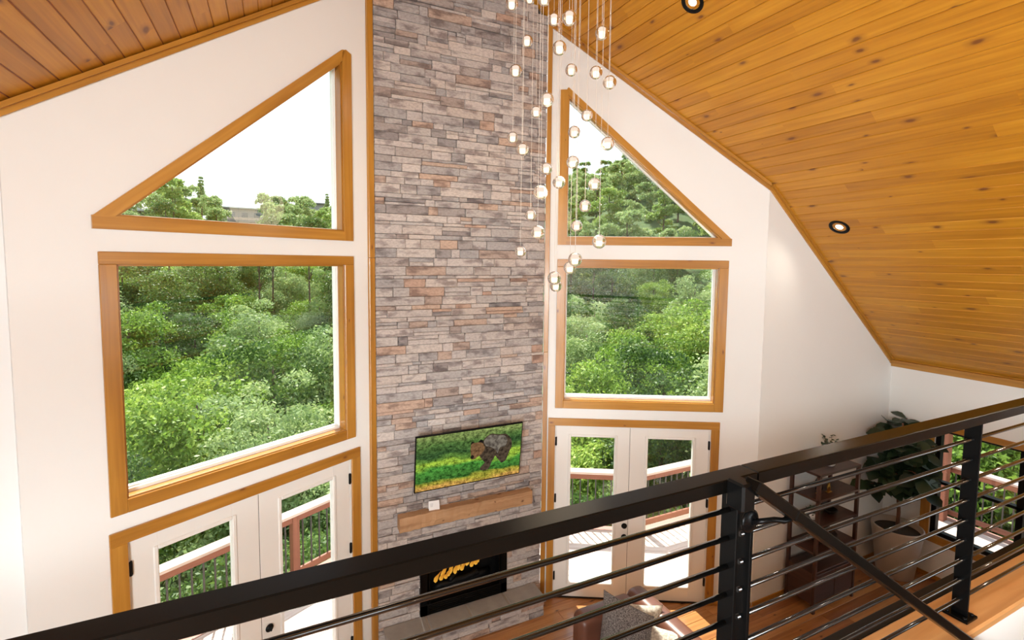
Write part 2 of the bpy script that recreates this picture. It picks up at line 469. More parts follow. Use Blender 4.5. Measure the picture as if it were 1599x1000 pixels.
def glass_pane():
    m = bpy.data.materials.new('window_glass'); m.use_nodes = True
    nt = m.node_tree; nt.nodes.clear(); N, Lk = nt.nodes, nt.links
    out = N.new('ShaderNodeOutputMaterial')
    t = N.new('ShaderNodeBsdfTransparent'); t.inputs[0].default_value = (0.96, 0.98, 0.97, 1)
    g = N.new('ShaderNodeBsdfGlossy'); g.inputs['Roughness'].default_value = 0.0
    ge = N.new('ShaderNodeNewGeometry'); dt = N.new('ShaderNodeVectorMath'); dt.operation = 'DOT_PRODUCT'
    Lk.new(ge.outputs['Normal'], dt.inputs[0]); Lk.new(ge.outputs['Incoming'], dt.inputs[1])
    ab = N.new('ShaderNodeMath'); ab.operation = 'ABSOLUTE'; Lk.new(dt.outputs['Value'], ab.inputs[0])
    om = N.new('ShaderNodeMath'); om.operation = 'SUBTRACT'; om.inputs[0].default_value = 1; Lk.new(ab.outputs[0], om.inputs[1])
    pw = N.new('ShaderNodeMath'); pw.operation = 'POWER'; pw.inputs[1].default_value = 5; Lk.new(om.outputs[0], pw.inputs[0])
    sc = N.new('ShaderNodeMath'); sc.operation = 'MULTIPLY_ADD'; sc.inputs[1].default_value = .94; sc.inputs[2].default_value = .04; Lk.new(pw.outputs[0], sc.inputs[0])
    mx = N.new('ShaderNodeMixShader')
    Lk.new(sc.outputs[0], mx.inputs[0]); Lk.new(t.outputs[0], mx.inputs[1]); Lk.new(g.outputs[0], mx.inputs[2])
    Lk.new(mx.outputs[0], out.inputs[0])
    return m
M['glass'] = glass_pane()

def ball_glass():
    m, nt, b, out = new_mat('clear_ball_glass')
    b.inputs['Base Color'].default_value = (1, 0.97, 0.93, 1)
    b.inputs['Roughness'].default_value = 0.0
    b.inputs['Transmission Weight'].default_value = 1.0
    b.inputs['IOR'].default_value = 1.4
    return m
M['ball'] = ball_glass()

def leaf_mat(name, dark, mid, light, trans=0.4, rough=0.5):
    m = bpy.data.materials.new(name); m.use_nodes = True
    nt = m.node_tree; nt.nodes.clear(); N, Lk = nt.nodes, nt.links
    out = N.new('ShaderNodeOutputMaterial')
    at = N.new('ShaderNodeAttribute'); at.attribute_name = 'rnd'
    oi = N.new('ShaderNodeObjectInfo')
    ad = N.new('ShaderNodeMath'); ad.operation = 'MULTIPLY_ADD'; ad.inputs[1].default_value = 0.75
    ml = N.new('ShaderNodeMath'); ml.operation = 'MULTIPLY'; ml.inputs[1].default_value = 0.25
    Lk.new(oi.outputs['Random'], ml.inputs[0]); Lk.new(at.outputs['Fac'], ad.inputs[0]); Lk.new(ml.outputs[0], ad.inputs[2])
    r = N.new('ShaderNodeValToRGB')
    r.color_ramp.elements[0].color = (*dark, 1); r.color_ramp.elements[1].color = (*light, 1)
    e = r.color_ramp.elements.new(0.5); e.color = (*mid, 1)
    Lk.new(ad.outputs[0], r.inputs[0])
    d = N.new('ShaderNodeBsdfPrincipled'); d.inputs['Roughness'].default_value = rough; d.inputs['Specular IOR Level'].default_value = 0.35
    t = N.new('ShaderNodeBsdfTranslucent')
    Lk.new(r.outputs[0], d.inputs['Base Color']); Lk.new(r.outputs[0], t.inputs[0])
    mx = N.new('ShaderNodeMixShader'); mx.inputs[0].default_value = trans
    Lk.new(d.outputs[0], mx.inputs[1]); Lk.new(t.outputs[0], mx.inputs[2]); Lk.new(mx.outputs[0], out.inputs[0])
    return m
M['leafA'] = leaf_mat('leaf_green', (0.05, 0.10, 0.012), (0.22, 0.36, 0.05), (0.52, 0.62, 0.13))
M['leafB'] = leaf_mat('leaf_deep_green', (0.025, 0.06, 0.016), (0.09, 0.17, 0.035), (0.27, 0.38, 0.09))
M['leafC'] = leaf_mat('leaf_haze_tint', (0.16, 0.25, 0.09), (0.33, 0.44, 0.16), (0.55, 0.60, 0.28))  # distance haze mixed into the leaf colour
M['leafD'] = leaf_mat('leaf_yellow_green', (0.10, 0.17, 0.04), (0.27, 0.40, 0.09), (0.52, 0.60, 0.18))
M['figleaf'] = leaf_mat('fig_leaf', (0.010, 0.018, 0.009), (0.02, 0.036, 0.015), (0.045, 0.075, 0.03), 0.1, 0.4)
M['sprig'] = leaf_mat('eucalyptus_leaf', (0.03, 0.055, 0.035), (0.06, 0.09, 0.055), (0.11, 0.15, 0.09), 0.1, 0.5)

# ------------------------------------------------------------------ the room shell
cA, sA = math.cos(AH), math.sin(AH)
XL, XR, YF = 0.836, 2.700, 4.814               # chimney corners on the front face
XM = (XL + XR) / 2
FL = Frame((XL, YF), (cA, sA), (sA, -cA))      # u negative towards the left corner
FR = Frame((XR, YF), (cA, -sA), (-sA, -cA))
CLx, CRx, YG = -1.335, 4.812, 3.655            # outer corners of the glazed bay, gable wall line
uL = lambda x: (x - XL) / cA
uR = lambda x: (x - XR) / cA
K = 0.8333
def roofz(x): return 5.82 + K * x if x < XM else 8.775 - K * x
ZR = roofz(XM)
XE0, XE1 = -3.80, 7.339
YB = -4.0

def wall_cols(F, ubr, openings, top, thick=0.16, name='wall', bot=-0.0, mat=None):
    """solid wall cut into vertical strips; openings = list of (u0,u1,lo(u),hi(u))"""
    mb = MB()
    br = sorted(set([round(b, 5) for b in ubr] + [round(o[0], 5) for o in openings] + [round(o[1], 5) for o in openings]))
    for a, b in zip(br[:-1], br[1:]):
        mid = (a + b) / 2
        cuts = sorted([(o[2], o[3]) for o in openings if o[0] <= mid <= o[1]], key=lambda q: q[0](mid))
        lo = lambda u: bot
        for cl, chh in cuts + [(top, None)]:
            z = [lo(a), lo(b), cl(b), cl(a)]
            if z[2] - z[1] > 1e-4 or z[3] - z[0] > 1e-4:
                mb.prism([F.p(a, 0, z[0]), F.p(b, 0, z[1]), F.p(b, 0, z[2]), F.p(a, 0, z[3])], -F.n * thick, grain=F.d, rnd=.5)
            lo = chh
    o = mb.build(name, mat or M['wall'])
    tag(o, kind='structure')
    return o

# openings (x positions measured along the room's width)
def X2(F, x): return uL(x) if F is FL else uR(x)
DOOR = {0: (-0.916, 0.592, 2.06), 1: (2.83, 4.357, 2.057)}
WIN = {0: (-0.908, 0.548, 2.345, 3.864), 1: (2.905, 4.375, 2.35, 3.860)}
TRI = {0: (-0.905, 0.548, 4.163, lambda x: 4.163 + (x + 0.905) * 1.0155), 1: (2.905, 4.385, 4.180, lambda x: 4.180 + (4.385 - x) * 1.04)}
c_ = lambda z: (lambda u: z)
for F, i, nm in ((FL, 0, 'wall_prow_left'), (FR, 1, 'wall_prow_right')):
    U = uL if i == 0 else uR
    xo = XL if i == 0 else XR
    d, w, t = DOOR[i], WIN[i], TRI[i]
    ops = [(U(d[0]), U(d[1]), c_(0.0), c_(d[2])), (U(w[0]), U(w[1]), c_(w[2]), c_(w[3])),
           (U(t[0]), U(t[1]), c_(t[2]), (lambda t, xo: (lambda u: t[3](xo + u * cA)))(t, xo))]
    br = [U(CLx) - 0.0, 0.0] if i == 0 else [0.0, U(CRx)]
    wall_cols(F, br, ops, (lambda xo: (lambda u: roofz(xo + u * cA) + 0.02))(xo), name=nm)
# flat front wall behind the stone
FB = (1.272, 2.256, 0.22, 0.86)
FF = Frame((0, YF + .03), (1, 0), (0, -1))
wall_cols(FF, [XL, XM, XR], [(FB[0], FB[1], c_(FB[2]), c_(FB[3]))], lambda u: roofz(u) + .02, name='wall_front')
# gable returns
FG = Frame((0, YG), (1, 0), (0, -1))
wall_cols(FG, [CRx, XE1 + 0.16], [], lambda u: roofz(u) + 0.02, name='wall_gable_right')
wall_cols(FG, [XE0 - 0.16, CLx], [], lambda u: roofz(u) + 0.02, name='wall_gable_left')
# side walls
FS = Frame((XE1, 0), (0, 1), (-1, 0))
SW = (1.35, 3.13, 0.56, 1.90)
wall_cols(FS, [YB, YG], [(SW[0], SW[1], c_(SW[2]), c_(SW[3]))], lambda u: roofz(XE1) + 0.05, name='wall_side_right')
FSL = Frame((XE0, 0), (0, 1), (1, 0))
wall_cols(FSL, [YB, YG], [], lambda u: roofz(XE0) + 0.05, name='wall_side_left')
mb = MB()
mb.prism([(XE0, YB, 0), (XE1, YB, 0), (XE1, YB, roofz(XE1)), (XM, YB, ZR), (XE0, YB, roofz(XE0))], (0, -0.16, 0))
tag(mb.build('wall_back', M['wall']), kind='structure')

# ceiling: individual tongue-and-groove boards running from the loft to the glazed wall
def yend(x, ext=0.45):
    if XL <= x <= XR: y = YF + 0.1
    elif x < XL: y = YF - (XL - x) * math.tan(AH)
    else: y = YF - (x - XR) * math.tan(AH)
    return max(y, YG) + ext
def ceiling(side, name):
    random.seed(5 + side)
    mb = MB()
    ct = 1 / math.sqrt(1 + K * K); st = K * ct
    sgn = 1 if side else -1
    d = Vector((sgn * ct, 0, -st)); nrm = Vector((-sgn * st, 0, -ct))   # down-slope, into the room
    length = (abs((XE1 if side else XE0) - XM) + 0.35) / ct
    wd = 0.1203; g = 0.0055; dep = 0.007
    n = int(length / wd) + 1
    top = Vector((XM, 0, ZR))
    for i in range(n):
        s0 = i * wd; s1 = s0 + wd
        pts = [(s0 + .0006, -dep), (s0 + g, 0), (s1 - g, 0), (s1 - .0006, -dep)]
        ye = [yend((top + d * s).x) for s, _ in pts]
        y = YB + random.uniform(-2.5, 0) 
        segs = []
        while y < 7:
            y2 = y + random.choice((1.8, 2.4, 3.0, 3.6, 3.6))
            segs.append((max(y, YB), y2)); y = y2
        for (ya, yb) in segs:
            if yb < YB: continue
            rnd = random.random(); b = len(mb.v)
            cols = []
            for k, (s, h) in enumerate(pts):
                P = top + d * s + nrm * h
                y1 = min(yb, ye[k])
                if ya >= y1: y1 = ya
                cols.append((Vector((P.x, ya, P.z)), Vector((P.x, y1, P.z)), s))
            if all((c[1] - c[0]).length < 1e-4 for c in cols): continue
            for c in cols: mb.v += [c[0], c[1]]
            for k in range(3):
                q = [b + 2 * k, b + 2 * k + 1, b + 2 * k + 3, b + 2 * k + 2]
                if side: q = q[::-1]
                ys = {b + 2 * k: ya, b + 2 * k + 1: cols[k][1].y, b + 2 * k + 3: cols[k + 1][1].y, b + 2 * k + 2: ya}
                ss = {b + 2 * k: cols[k][2], b + 2 * k + 1: cols[k][2], b + 2 * k + 3: cols[k + 1][2], b + 2 * k + 2: cols[k + 1][2]}
                mb.face(q, [(ys[j] + rnd * 40, ss[j] + rnd * 17) for j in q], rnd, 0 if k == 1 else 0)
    # roof deck above the boards
    e = top + d * length
    yy = [yend(XM), yend(XR if side else XL), yend(CRx if side else CLx), yend(e.x)]
    xs = [XM, XR if side else XL, CRx if side else CLx, e.x]
    poly = [(XM, YB, 0), (e.x, YB, 0)] + [(xs[j], yy[j], 0) for j in (3, 2, 1, 0)]
    poly3 = [(p[0], p[1], (roofz(p[0]) if (p[0] - XM) * sgn > 0 else ZR) + 0.012) for p in poly]
    mb.prism(poly3, (0, 0, 0.22), grain=(0, 1, 0), m=1)
    o = mb.build(name, [M['ceil'], M['redwood']])
    tag(o, kind='structure')
ceiling(1, 'ceiling_right')
ceiling(0, 'ceiling_left')

# floors
def boards(mb, x0, x1, y0, y1, z, wd, clip=None, seed=1, th=0.02, gap=0.0015):
    random.seed(seed)
    y = y0
    while y < y1:
        x = x0 - random.uniform(0, 1.8)
        while x < x1:
            L = random.choice((1.2, 1.8, 2.1, 2.4))
            a, b = max(x, x0), min(x + L, x1)
            if clip:
                a, b = max(a, clip(y + wd / 2)[0]), min(b, clip(y + wd / 2)[1])
            if b - a > 0.02:
                mb.abox(a + gap, b - gap, y + gap, y + wd - gap, z - th, z, ch=0.0015)
            x += L
        y += wd
def bayclip(y):
    if y <= YG - .06: return (XE0, XE1)
    k = (YF + .2 - y) / math.tan(AH)
    return (XL - k, XR + k)
mb = MB()
boards(mb, XE0, XE1, YB, YF + .1, 0.0, 0.127, bayclip, 11)
mb.abox(XE0, XE1, YB, YG, -.2, -.021, m=1)
mb.prism([(CLx, YG, -.2), (XL, YF, -.2), (XR, YF, -.2), (CRx, YG, -.2)], (0, 0, .179), m=1)
tag(mb.build('floor', [M['floor'], M['ground']]), kind='structure')

ZL = 2.40
mb = MB()
boards(mb, XE0, 1.15, YB, 1.09, ZL, 0.127, None, 12)
boards(mb, 1.15, XE1, YB, -0.25, ZL, 0.127, None, 13)
mb.abox(XE0, XE1, YB, -0.25, 2.12, 2.379, m=1)
mb.abox(XE0, 1.15, -0.25, 1.09, 2.12, 2.379, m=1)
tag(mb.build('floor_loft', [M['floor'], M['drywallceil']]), kind='structure')
# low wall beside the stair, with its oak cap
mb = MB(); mb.abox(1.16, XE1, 0.945, 1.075, 0.0, 2.362)
tag(mb.build('wall_stair', M['wall']), kind='structure')
mb = MB(); mb.abox(1.15, XE1, 0.917, 1.092, 2.363, 2.402, ch=0.008, rnd=.4)
tag(mb.build('trim_stair_cap', M['oakcap']), kind='structure')

# ------------------------------------------------------------------ trims
def trim_obj(n, builder, mat='trim'):
    mb = MB(); random.seed(100 + n); builder(mb)
    tag(mb.build('trim_%d' % n, M[mat]), kind='structure')
def roof_trim(F, x0, x1, xo, sgn):
    def f(mb):
        U = lambda x: (x - xo) / (cA if F in (FL, FR) else 1)
        for lo, hi, w in ((-0.062, 0.01, 0.018), (-0.022, 0.012, 0.045)):
            mb.prism([F.p(U(x0), 0, roofz(x0) + lo), F.p(U(x1), 0, roofz(x1) + lo), F.p(U(x1), 0, roofz(x1) + hi), F.p(U(x0), 0, roofz(x0) + hi)],
                     F.n * w, grain=F.p(U(x1), 0, roofz(x1)) - F.p(U(x0), 0, roofz(x0)))
    return f
trim_obj(1, roof_trim(FL, CLx, XL - .05, XL, 1))
trim_obj(2, roof_trim(FR, XR + .04, CRx, XR, 1))
trim_obj(3, roof_trim(FG, CRx, XE1, 0, 1))
trim_obj(4, roof_trim(FG, XE0, CLx, 0, 1))
trim_obj(5, lambda mb: (mb.fbox(FS, YB, YG, 0, .018, roofz(XE1) - .075, roofz(XE1) + .01), mb.fbox(FS, YB, YG, 0, .05, roofz(XE1) - .03, roofz(XE1) + .01)))
# boards either side of the stone
trim_obj(6, lambda mb: (mb.fbox(FL, -0.068, -0.004, 0, .03, 0, 3.93, .003, grain='z'), mb.fbox(FL, -0.068, -0.004, 0, .03, 3.932, roofz(XL) - .05, .003, grain='z')))
trim_obj(7, lambda mb: (mb.fbox(FR, 0.004, 0.055, 0, .03, 0, 2.9, .003, grain='z'), mb.fbox(FR, 0.004, 0.055, 0, .03, 2.902, roofz(XR) - .02, .003, grain='z')))
def base(n, F, spans):
    mb = MB(); random.seed(n)
    for a, b in spans: mb.fbox(F, a, b, 0, .014, 0.0, .055, .003)
    tag(mb.build('baseboard_' + n if isinstance(n, str) else 'baseboard', M['trim']), kind='structure')
base('gable_right', FG, [(CRx + .01, XE1)])
base('prow_right', FR, [(uR(4.44), uR(CRx))])
base('prow_left', FL, [(uL(CLx), uL(-1.0))])
base('side_right', FS, [(YB, YG)])

# ------------------------------------------------------------------ windows and doors in the bay
def window_rect(n, F, U, x0, x1, z0, z1, co, horns):
    """x0..x1,z0..z1: clear opening. co: outer casing box"""
    root = empty('window_%d' % n, kind='structure')
    a, b = U(x0), U(x1); A, B, Z0, Z1 = U(co[0]), U(co[1]), co[2], co[3]
    mb = MB(); random.seed(n * 7)
    mb.fbox(F, A, B, 0, .02, z1, Z1, .003)
    mb.fbox(F, A, a, 0, .02, Z0, z1, .003, grain='z')
    mb.fbox(F, b, B, 0, .02, Z0, z1, .003, grain='z')
    mb.fbox(F, a, b, 0, .02, Z0, z0, .003)
    mb.build('casing', M['trim'], root)
    mb = MB()
    mb.fbox(F, a, a + .012, -.075, 0, z0, z1, grain='z'); mb.fbox(F, b - .012, b, -.075, 0, z0, z1, grain='z')
    mb.fbox(F, a, b, -.075, 0, z1 - .012, z1); mb.fbox(F, a, b, -.075, 0, z0, z0 + .010)
    mb.build('jamb', M['trim'], root)
    mb = MB(); e = .022; et = .010; eb = .034
    for (u0, u1, q0, q1) in ((a, a + e, z0, z1), (b - e, b, z0, z1), (a, b, z1 - et, z1), (a, b, z0, z0 + eb)):
        mb.fbox(F, u0, u1, -.15, -.075, q0, q1, .002)
    for (u0, u1, q0, q1) in ((a + e, a + e + .008, z0 + eb, z1 - et), (b - e - .008, b - e, z0 + eb, z1 - et), (a + e, b - e, z0 + eb, z0 + eb + .012)):
        mb.fbox(F, u0, u1, -.13, -.095, q0, q1, .003)
    mb.build('sash', M['vinyl'], root)
    mb = MB(); mb.fbox(F, a + e, b - e, -.116, -.110, z0 + eb, z1 - et)
    mb.build('glass_pane', M['glass'], root)
    return root
window_rect(1, FL, uL, *WIN[0], (-0.987, 0.631, 2.258, 3.942), 0)
window_rect(2, FR, uR, *WIN[1], (2.826, 4.460, 2.258, 3.943), 0)

def inset(poly, d):
    """inset a ccw polygon (u,z) by d"""
    n = len(poly); out = []
    for i in range(n):
        p0, p1, p2 = [Vector(poly[(i + k) % n]) for k in (-1, 0, 1)]
        d1 = (p1 - p0).normalized(); d2 = (p2 - p1).normalized()
        n1 = Vector((-d1.y, d1.x)); n2 = Vector((-d2.y, d2.x))
        bis = (n1 + n2).normalized()
        out.append(tuple(p1 + bis * (d / max(0.15, bis.dot(n1)))))
    return out
def ring(mb, F, outer, inner, w0, w1):
    n = len(outer)
    for i in range(n):
        j = (i + 1) % n
        o1, o2, i2, i1 = outer[i], outer[j], inner[j], inner[i]
        mb.prism([F.p(o1[0], w0, o1[1]), F.p(o2[0], w0, o2[1]), F.p(i2[0], w0, i2[1]), F.p(i1[0], w0, i1[1])], F.n * (w1 - w0),
                 grain=F.p(o2[0], 0, o2[1]) - F.p(o1[0], 0, o1[1]))
def window_tri(n, F, U, inner, outer):
    root = empty('window_%d' % n, kind='structure')
    inn = [(U(x), z) for x, z in inner]
    mb = MB(); random.seed(n * 9)
    for bd, g in outer:
        q = [F.p(U(x), 0, z) for x, z in bd]
        mb.prism(q, F.n * .02, grain=q[1] - q[0])
    mb.build('casing', M['trim'], root)
    e1 = inset(inn, .012); mb = MB(); ring(mb, F, inn, e1, -.075, 0.0); mb.build('jamb', M['trim'], root)
    e2 = inset(inn, .016); mb = MB(); ring(mb, F, inn, e2, -.15, -.075)
    e3 = inset(inn, .022); ring(mb, F, e2, e3, -.13, -.095); mb.build('sash', M['vinyl'], root)
    mb = MB(); mb.prism([F.p(u, -.116, z) for u, z in e2], F.n * .006); mb.build('glass_pane', M['glass'], root)
zt0 = TRI[0][3](0.548)
window_tri(3, FL, uL, [(-0.905, 4.163), (0.548, 4.163), (0.548, zt0)],
           [([(-1.006, 4.080), (0.548, 4.080), (0.548, 4.163), (-1.006, 4.163)], 0),
            ([(0.548, 4.080), (0.548, 5.716), (0.580, 5.748), (0.628, 5.725), (0.628, 4.080)], 0),
            ([(-1.000, 4.163), (0.548, 5.735), (0.575, 5.742), (0.548, zt0), (-0.905, 4.163)], 0)])
zt1 = TRI[1][3](2.905)
window_tri(4, FR, uR, [(2.905, 4.180), (4.385, 4.180), (2.905, zt1)],
           [([(2.905, 4.100), (4.478, 4.100), (4.478, 4.180), (2.905, 4.180)], 0),
            ([(2.825, 4.100), (2.825, 5.775), (2.888, 5.775), (2.905, 5.757), (2.905, 4.100)], 0),
            ([(4.470, 4.180), (2.905, 5.800), (2.890, 5.776), (2.905, zt1), (4.385, 4.180)], 0)])

def french_door(n, F, U, x0, x1, zt, xs, co, panes, knob_side):
    root = empty('door_%d' % n, kind='structure')
    a, b, s = U(x0), U(x1), U(xs); A, B, Z1 = U(co[0]), U(co[1]), co[2]
    mb = MB(); random.seed(n * 13)
    mb.fbox(F, A, B, 0, .02, zt, Z1, .003)
    mb.fbox(F, A, a, 0, .02, 0, zt, .003, grain='z'); mb.fbox(F, b, B, 0, .02, 0, zt, .003, grain='z')
    mb.build('casing', M['trim'], root)
    mb = MB()
    mb.fbox(F, a, a + .012, -.16, 0, 0, zt, grain='z'); mb.fbox(F, b - .012, b, -.16, 0, 0, zt, grain='z'); mb.fbox(F, a, b, -.16, 0, zt - .012, zt)
    mb.build('jamb', M['white'], root)
    mb = MB(); mb.fbox(F, a, b, -.17, .0, 0, .018, .004); mb.build('threshold', M['bronze'], root)
    for k, (l0, l1) in enumerate(((a + .014, s - .002), (s + .002, b - .014))):
        g0, g1 = U(panes[k][0]), U(panes[k][1]); z0, z1 = .195, 1.925
        mb = MB(); t0, t1 = -.052, -.008
        mb.fbox(F, l0, g0, t0, t1, .02, zt - .014, .002, grain='z'); mb.fbox(F, g1, l1, t0, t1, .02, zt - .014, .002, grain='z')
        mb.fbox(F, g0, g1, t0, t1, .02, z0, .001); mb.fbox(F, g0, g1, t0, t1, z1, zt - .014, .001)
        leaf = mb.build('door_leaf', M['white'], root)
        mb = MB()
        for (u0, u1, q0, q1) in ((g0 - .03, g0, z0 - .03, z1 + .03), (g1, g1 + .03, z0 - .03, z1 + .03), (g0, g1, z0 - .03, z0), (g0, g1, z1, z1 + .03)):
            mb.fbox(F, u0, u1, t0 - .008, t1 + .010, q0, q1, .006)
        mb.build('glazing_bead', M['white'], leaf)
        mb = MB(); mb.fbox(F, g0, g1, -.033, -.027, z0, z1); mb.build('glass_pane', M['glass'], leaf)
        hu = l0 if k == 0 else l1
        for hz in (1.87, 1.20, .27):
            mb = MB(); c = F.p(hu, -.002, hz)
            mb.tube([c - Vector((0, 0, .05)), c + Vector((0, 0, .05))], .009, 10)
            mb.fbox(F, hu - .010, hu + .010, -.008, .004, hz - .045, hz + .045)
            mb.build('hinge', M['blackmat'], leaf)
        if k == knob_side:
            ku = s + (-.04 if k == 0 else .06)
            for kz, kn in ((.895, 'deadbolt'), (.765, 'door_handle')):
                mb = MB(); c = F.p(ku, t1, kz)
                mb.lathe([(0, 0), (.031, 0), (.033, .004), (.031, .010), (.012, .014), (.011, .03)] + ([(.024, .036), (.027, .048), (.020, .060), (0, .063)] if kn == 'door_handle' else [(.010, .034), (0, .036)]), c, 24, axis=F.n)
                if kn == 'deadbolt': mb.box(c + F.n * .03, (0, 0, 1), F.d, F.n, .034, .010, .014, .003)
                mb.build(kn, M['blackmat'], leaf)
    mb = MB(); mb.fbox(F, s - .004, s + .004, -.050, -.010, .02, zt - .014); mb.build('astragal', M['bronze'], root)
    return root
french_door(1, FL, uL, *DOOR[0], -0.163, (-0.998, 0.672, 2.148), ((-0.764, -0.341), (0.0, 0.423)), 1)
french_door(2, FR, uR, *DOOR[1], 3.575, (2.762, 4.437, 2.142), ((2.992, 3.426), (3.752, 4.190)), 0)

# side window with black frame
root = empty('window_5', kind='structure')
y0, y1, z0, z1 = SW
ZB, ZT, YO = 0.465, 1.972, 3.225
mb = MB(); random.seed(55)
mb.fbox(FS, YO, 1.26, 0, .02, z1, ZT, .003); mb.fbox(FS, y1, YO, 0, .02, ZB, z1, .003, grain='z')
mb.fbox(FS, 1.26, y0, 0, .02, ZB, z1, .003, grain='z'); mb.fbox(FS, y0, y1, 0, .02, ZB, z0, .003)
mb.build('casing', M['trim'], root)
mb = MB()
fr = .055
for (a, b, c, d) in ((y1 - fr, y1, z0, z1), (y0, y0 + fr, z0, z1), (y0, y1, z1 - .03, z1), (y0, y1, z0, z0 + .05), (2.30, 2.36, z0, z1), (y0, y1, 1.215, 1.25)):
    mb.fbox(FS, a, b, -.10, -.02, c, d, .003)
mb.build('sash', M['blackmat'], root)
mb = MB(); mb.fbox(FS, y0 + .02, y1 - .02, -.062, -.056, z0 + .02, z1 - .02); mb.build('glass_pane', M['glass'], root)

# ------------------------------------------------------------------ stone fireplace
fire = empty('stone_fireplace', (XM, YF, 0), label='tall ledgestone chimney with black firebox and raised hearth, between the glazed walls', cat='fireplace')
def LOC(mb, root):           # shift builder coordinates under an empty
    o = root.location
    mb.v = [Vector(v) - Vector(o) for v in mb.v]
    return mb
random.seed(21)
FB = (1.272, 2.256, 0.22, 0.86)
mb = MB()
def stones(mb, x0, x1, z0, z1, yface, ztop=None, hole=None, depth=.05):
    z = z0
    while z < z1 - .01:
        h = random.choice((.032, .045, .055, .065, .072, .078, .085, .090, .092))
        if z + h > z1 - .02: h = z1 - z
        x = x0
        while x < x1 - .005:
            L = random.choice((.10, .14, .18, .22, .28, .34, .42)) * random.uniform(.85, 1.15)
            if x + L > x1 - .06: L = x1 - x
            # sometimes a tall course is split into two thin stones
            parts = [(z, z + h)]
            if h > .06 and random.random() < .22:
                s = z + h * random.uniform(.4, .6); parts = [(z, s), (s, z + h)]
            for (a, b) in parts:
                xa, xb = x, x + L
                if hole and b > hole[2] and a < hole[3]:
                    if xa < hole[0] < xb: xb = hole[0]
                    elif xa < hole[1] < xb: xa = hole[1]
                    elif xa >= hole[0] and xb <= hole[1]: continue
                if xb - xa < .012: continue
                zt = min(roofz(xa), roofz(xb)) + .0 if ztop else 99
                if a > zt: continue
                dpt = depth + random.uniform(-.010, .010)
                g = .0022
                mb.box(((xa + xb) / 2, yface + depth - dpt / 2, (a + b) / 2), (1, 0, 0), (0, 1, 0), (0, 0, 1), xb - xa - g, dpt, b - a - g, .004 + random.random() * .002)
            x += L
        z += h
stones(mb, XL + .012, XR - .010, 0.0, ZR, YF - .02, ztop=True, hole=FB)
LOC(mb, fire).build('stone_veneer', M['stone'], fire)
mb = MB()
for (a, b, c, d) in ((XL + .01, FB[0], 0, 0), (FB[1], XR - .01, 0, 0), (FB[0], FB[1], 0, FB[2]), (FB[0], XM, FB[3], 0), (XM, FB[1], FB[3], 0)):
    mb.prism([(a, YF + .021, c), (b, YF + .021, c), (b, YF + .021, d or roofz(b) - .005), (a, YF + .021, d or roofz(a) - .005)], (0, .008, 0))
LOC(mb, fire).build('mortar_bed', M['mortar'], fire)
# hearth
HX0, HX1, HY = 0.885, 2.615, 4.49
mb = MB(); random.seed(4)
stones(mb, HX0 + .03, HX1 - .02, 0.0, .178, HY + .03, depth=.04)
mb2 = MB()
for yy in np.arange(HY + .07, YF - .03, .13):
    for zz in (0, .09):
        mb.box((HX1 - .045, yy + .065, zz + .045), (0, 1, 0), (-1, 0, 0), (0, 0, 1), .126, .05, .086, .004)
        mb.box((HX0 + .055, yy + .065, zz + .045), (0, 1, 0), (-1, 0, 0), (0, 0, 1), .126, .05, .086, .004)
LOC(mb, fire).build('hearth_base', M['stone'], fire)
jx = [HX0, 1.325, 1.765, 2.20, HX1]
for i in range(4):
    mb = MB(); mb.abox(jx[i] + .009, jx[i + 1] - .009, HY, YF - .025, .18, .22, ch=.006)
    LOC(mb, fire).build('hearth_slab', M['slab'], fire)
mb = MB(); mb.abox(HX0 + .02, HX1 - .02, HY + .02, YF - .03, .17, .212)
LOC(mb, fire).build('hearth_grout', flat('light_grout', (0.36, 0.33, 0.30), .9), fire)
# firebox insert
fx0, fx1, fz0, fz1 = FB
mb = MB()
yb = YF - .03
for (a, b, c, d) in ((fx0, fx0 + .075, fz0, fz1), (fx1 - .075, fx1, fz0, fz1), (fx0, fx1, fz1 - .07, fz1), (fx0, fx1, fz0, fz0 + .115)):
    mb.abox(a, b, yb - .012, yb + .03, c, d, ch=.004)
for k in range(4): mb.abox(fx0 + .09, fx1 - .09, yb - .020, yb - .010, fz0 + .022 + k * .022, fz0 + .032 + k * .022, ch=.002)
for x in (fx0 + .09, fx1 - .10): mb.abox(x, x + .012, yb - .018, yb - .01, fz0 + .12, fz1 - .08)
box_ = LOC(mb, fire).build('firebox_surround', M['black'], fire)
mb = MB()
mb.abox(fx0 + .05, fx1 - .05, yb + .195, yb + .20, fz0, fz1); mb.abox(fx0 + .05, fx0 + .06, yb, yb + .20, fz0, fz1); mb.abox(fx1 - .06, fx1 - .05, yb, yb + .20, fz0, fz1)
mb.abox(fx0 + .05, fx1 - .05, yb, yb + .20, fz1 - .03, fz1 - .02); mb.abox(fx0 + .05, fx1 - .05, yb + .01, yb + .20, fz0 + .08, fz0 + .10)
LOC(mb, fire).build('firebox_liner', M['blackmat'], fire)
mb = MB(); random.seed(8)
for (a, b, c) in (((1.45, yb + .14, .40), (1.95, yb + .10, .47), .035), ((1.60, yb + .17, .36), (2.10, yb + .16, .41), .04), ((1.62, yb + .10, .46), (1.82, yb + .2, .54), .026)):
    A_, B_ = Vector(a), Vector(b)
    mb.tube([A_.lerp(B_, t) + Vector((0, 0, random.uniform(-.01, .01))) for t in np.linspace(0, 1, 7)], [c * random.uniform(.8, 1.1) for _ in range(7)], 10)
LOC(mb, fire).build('fire_log', M['blackmat'], fire)
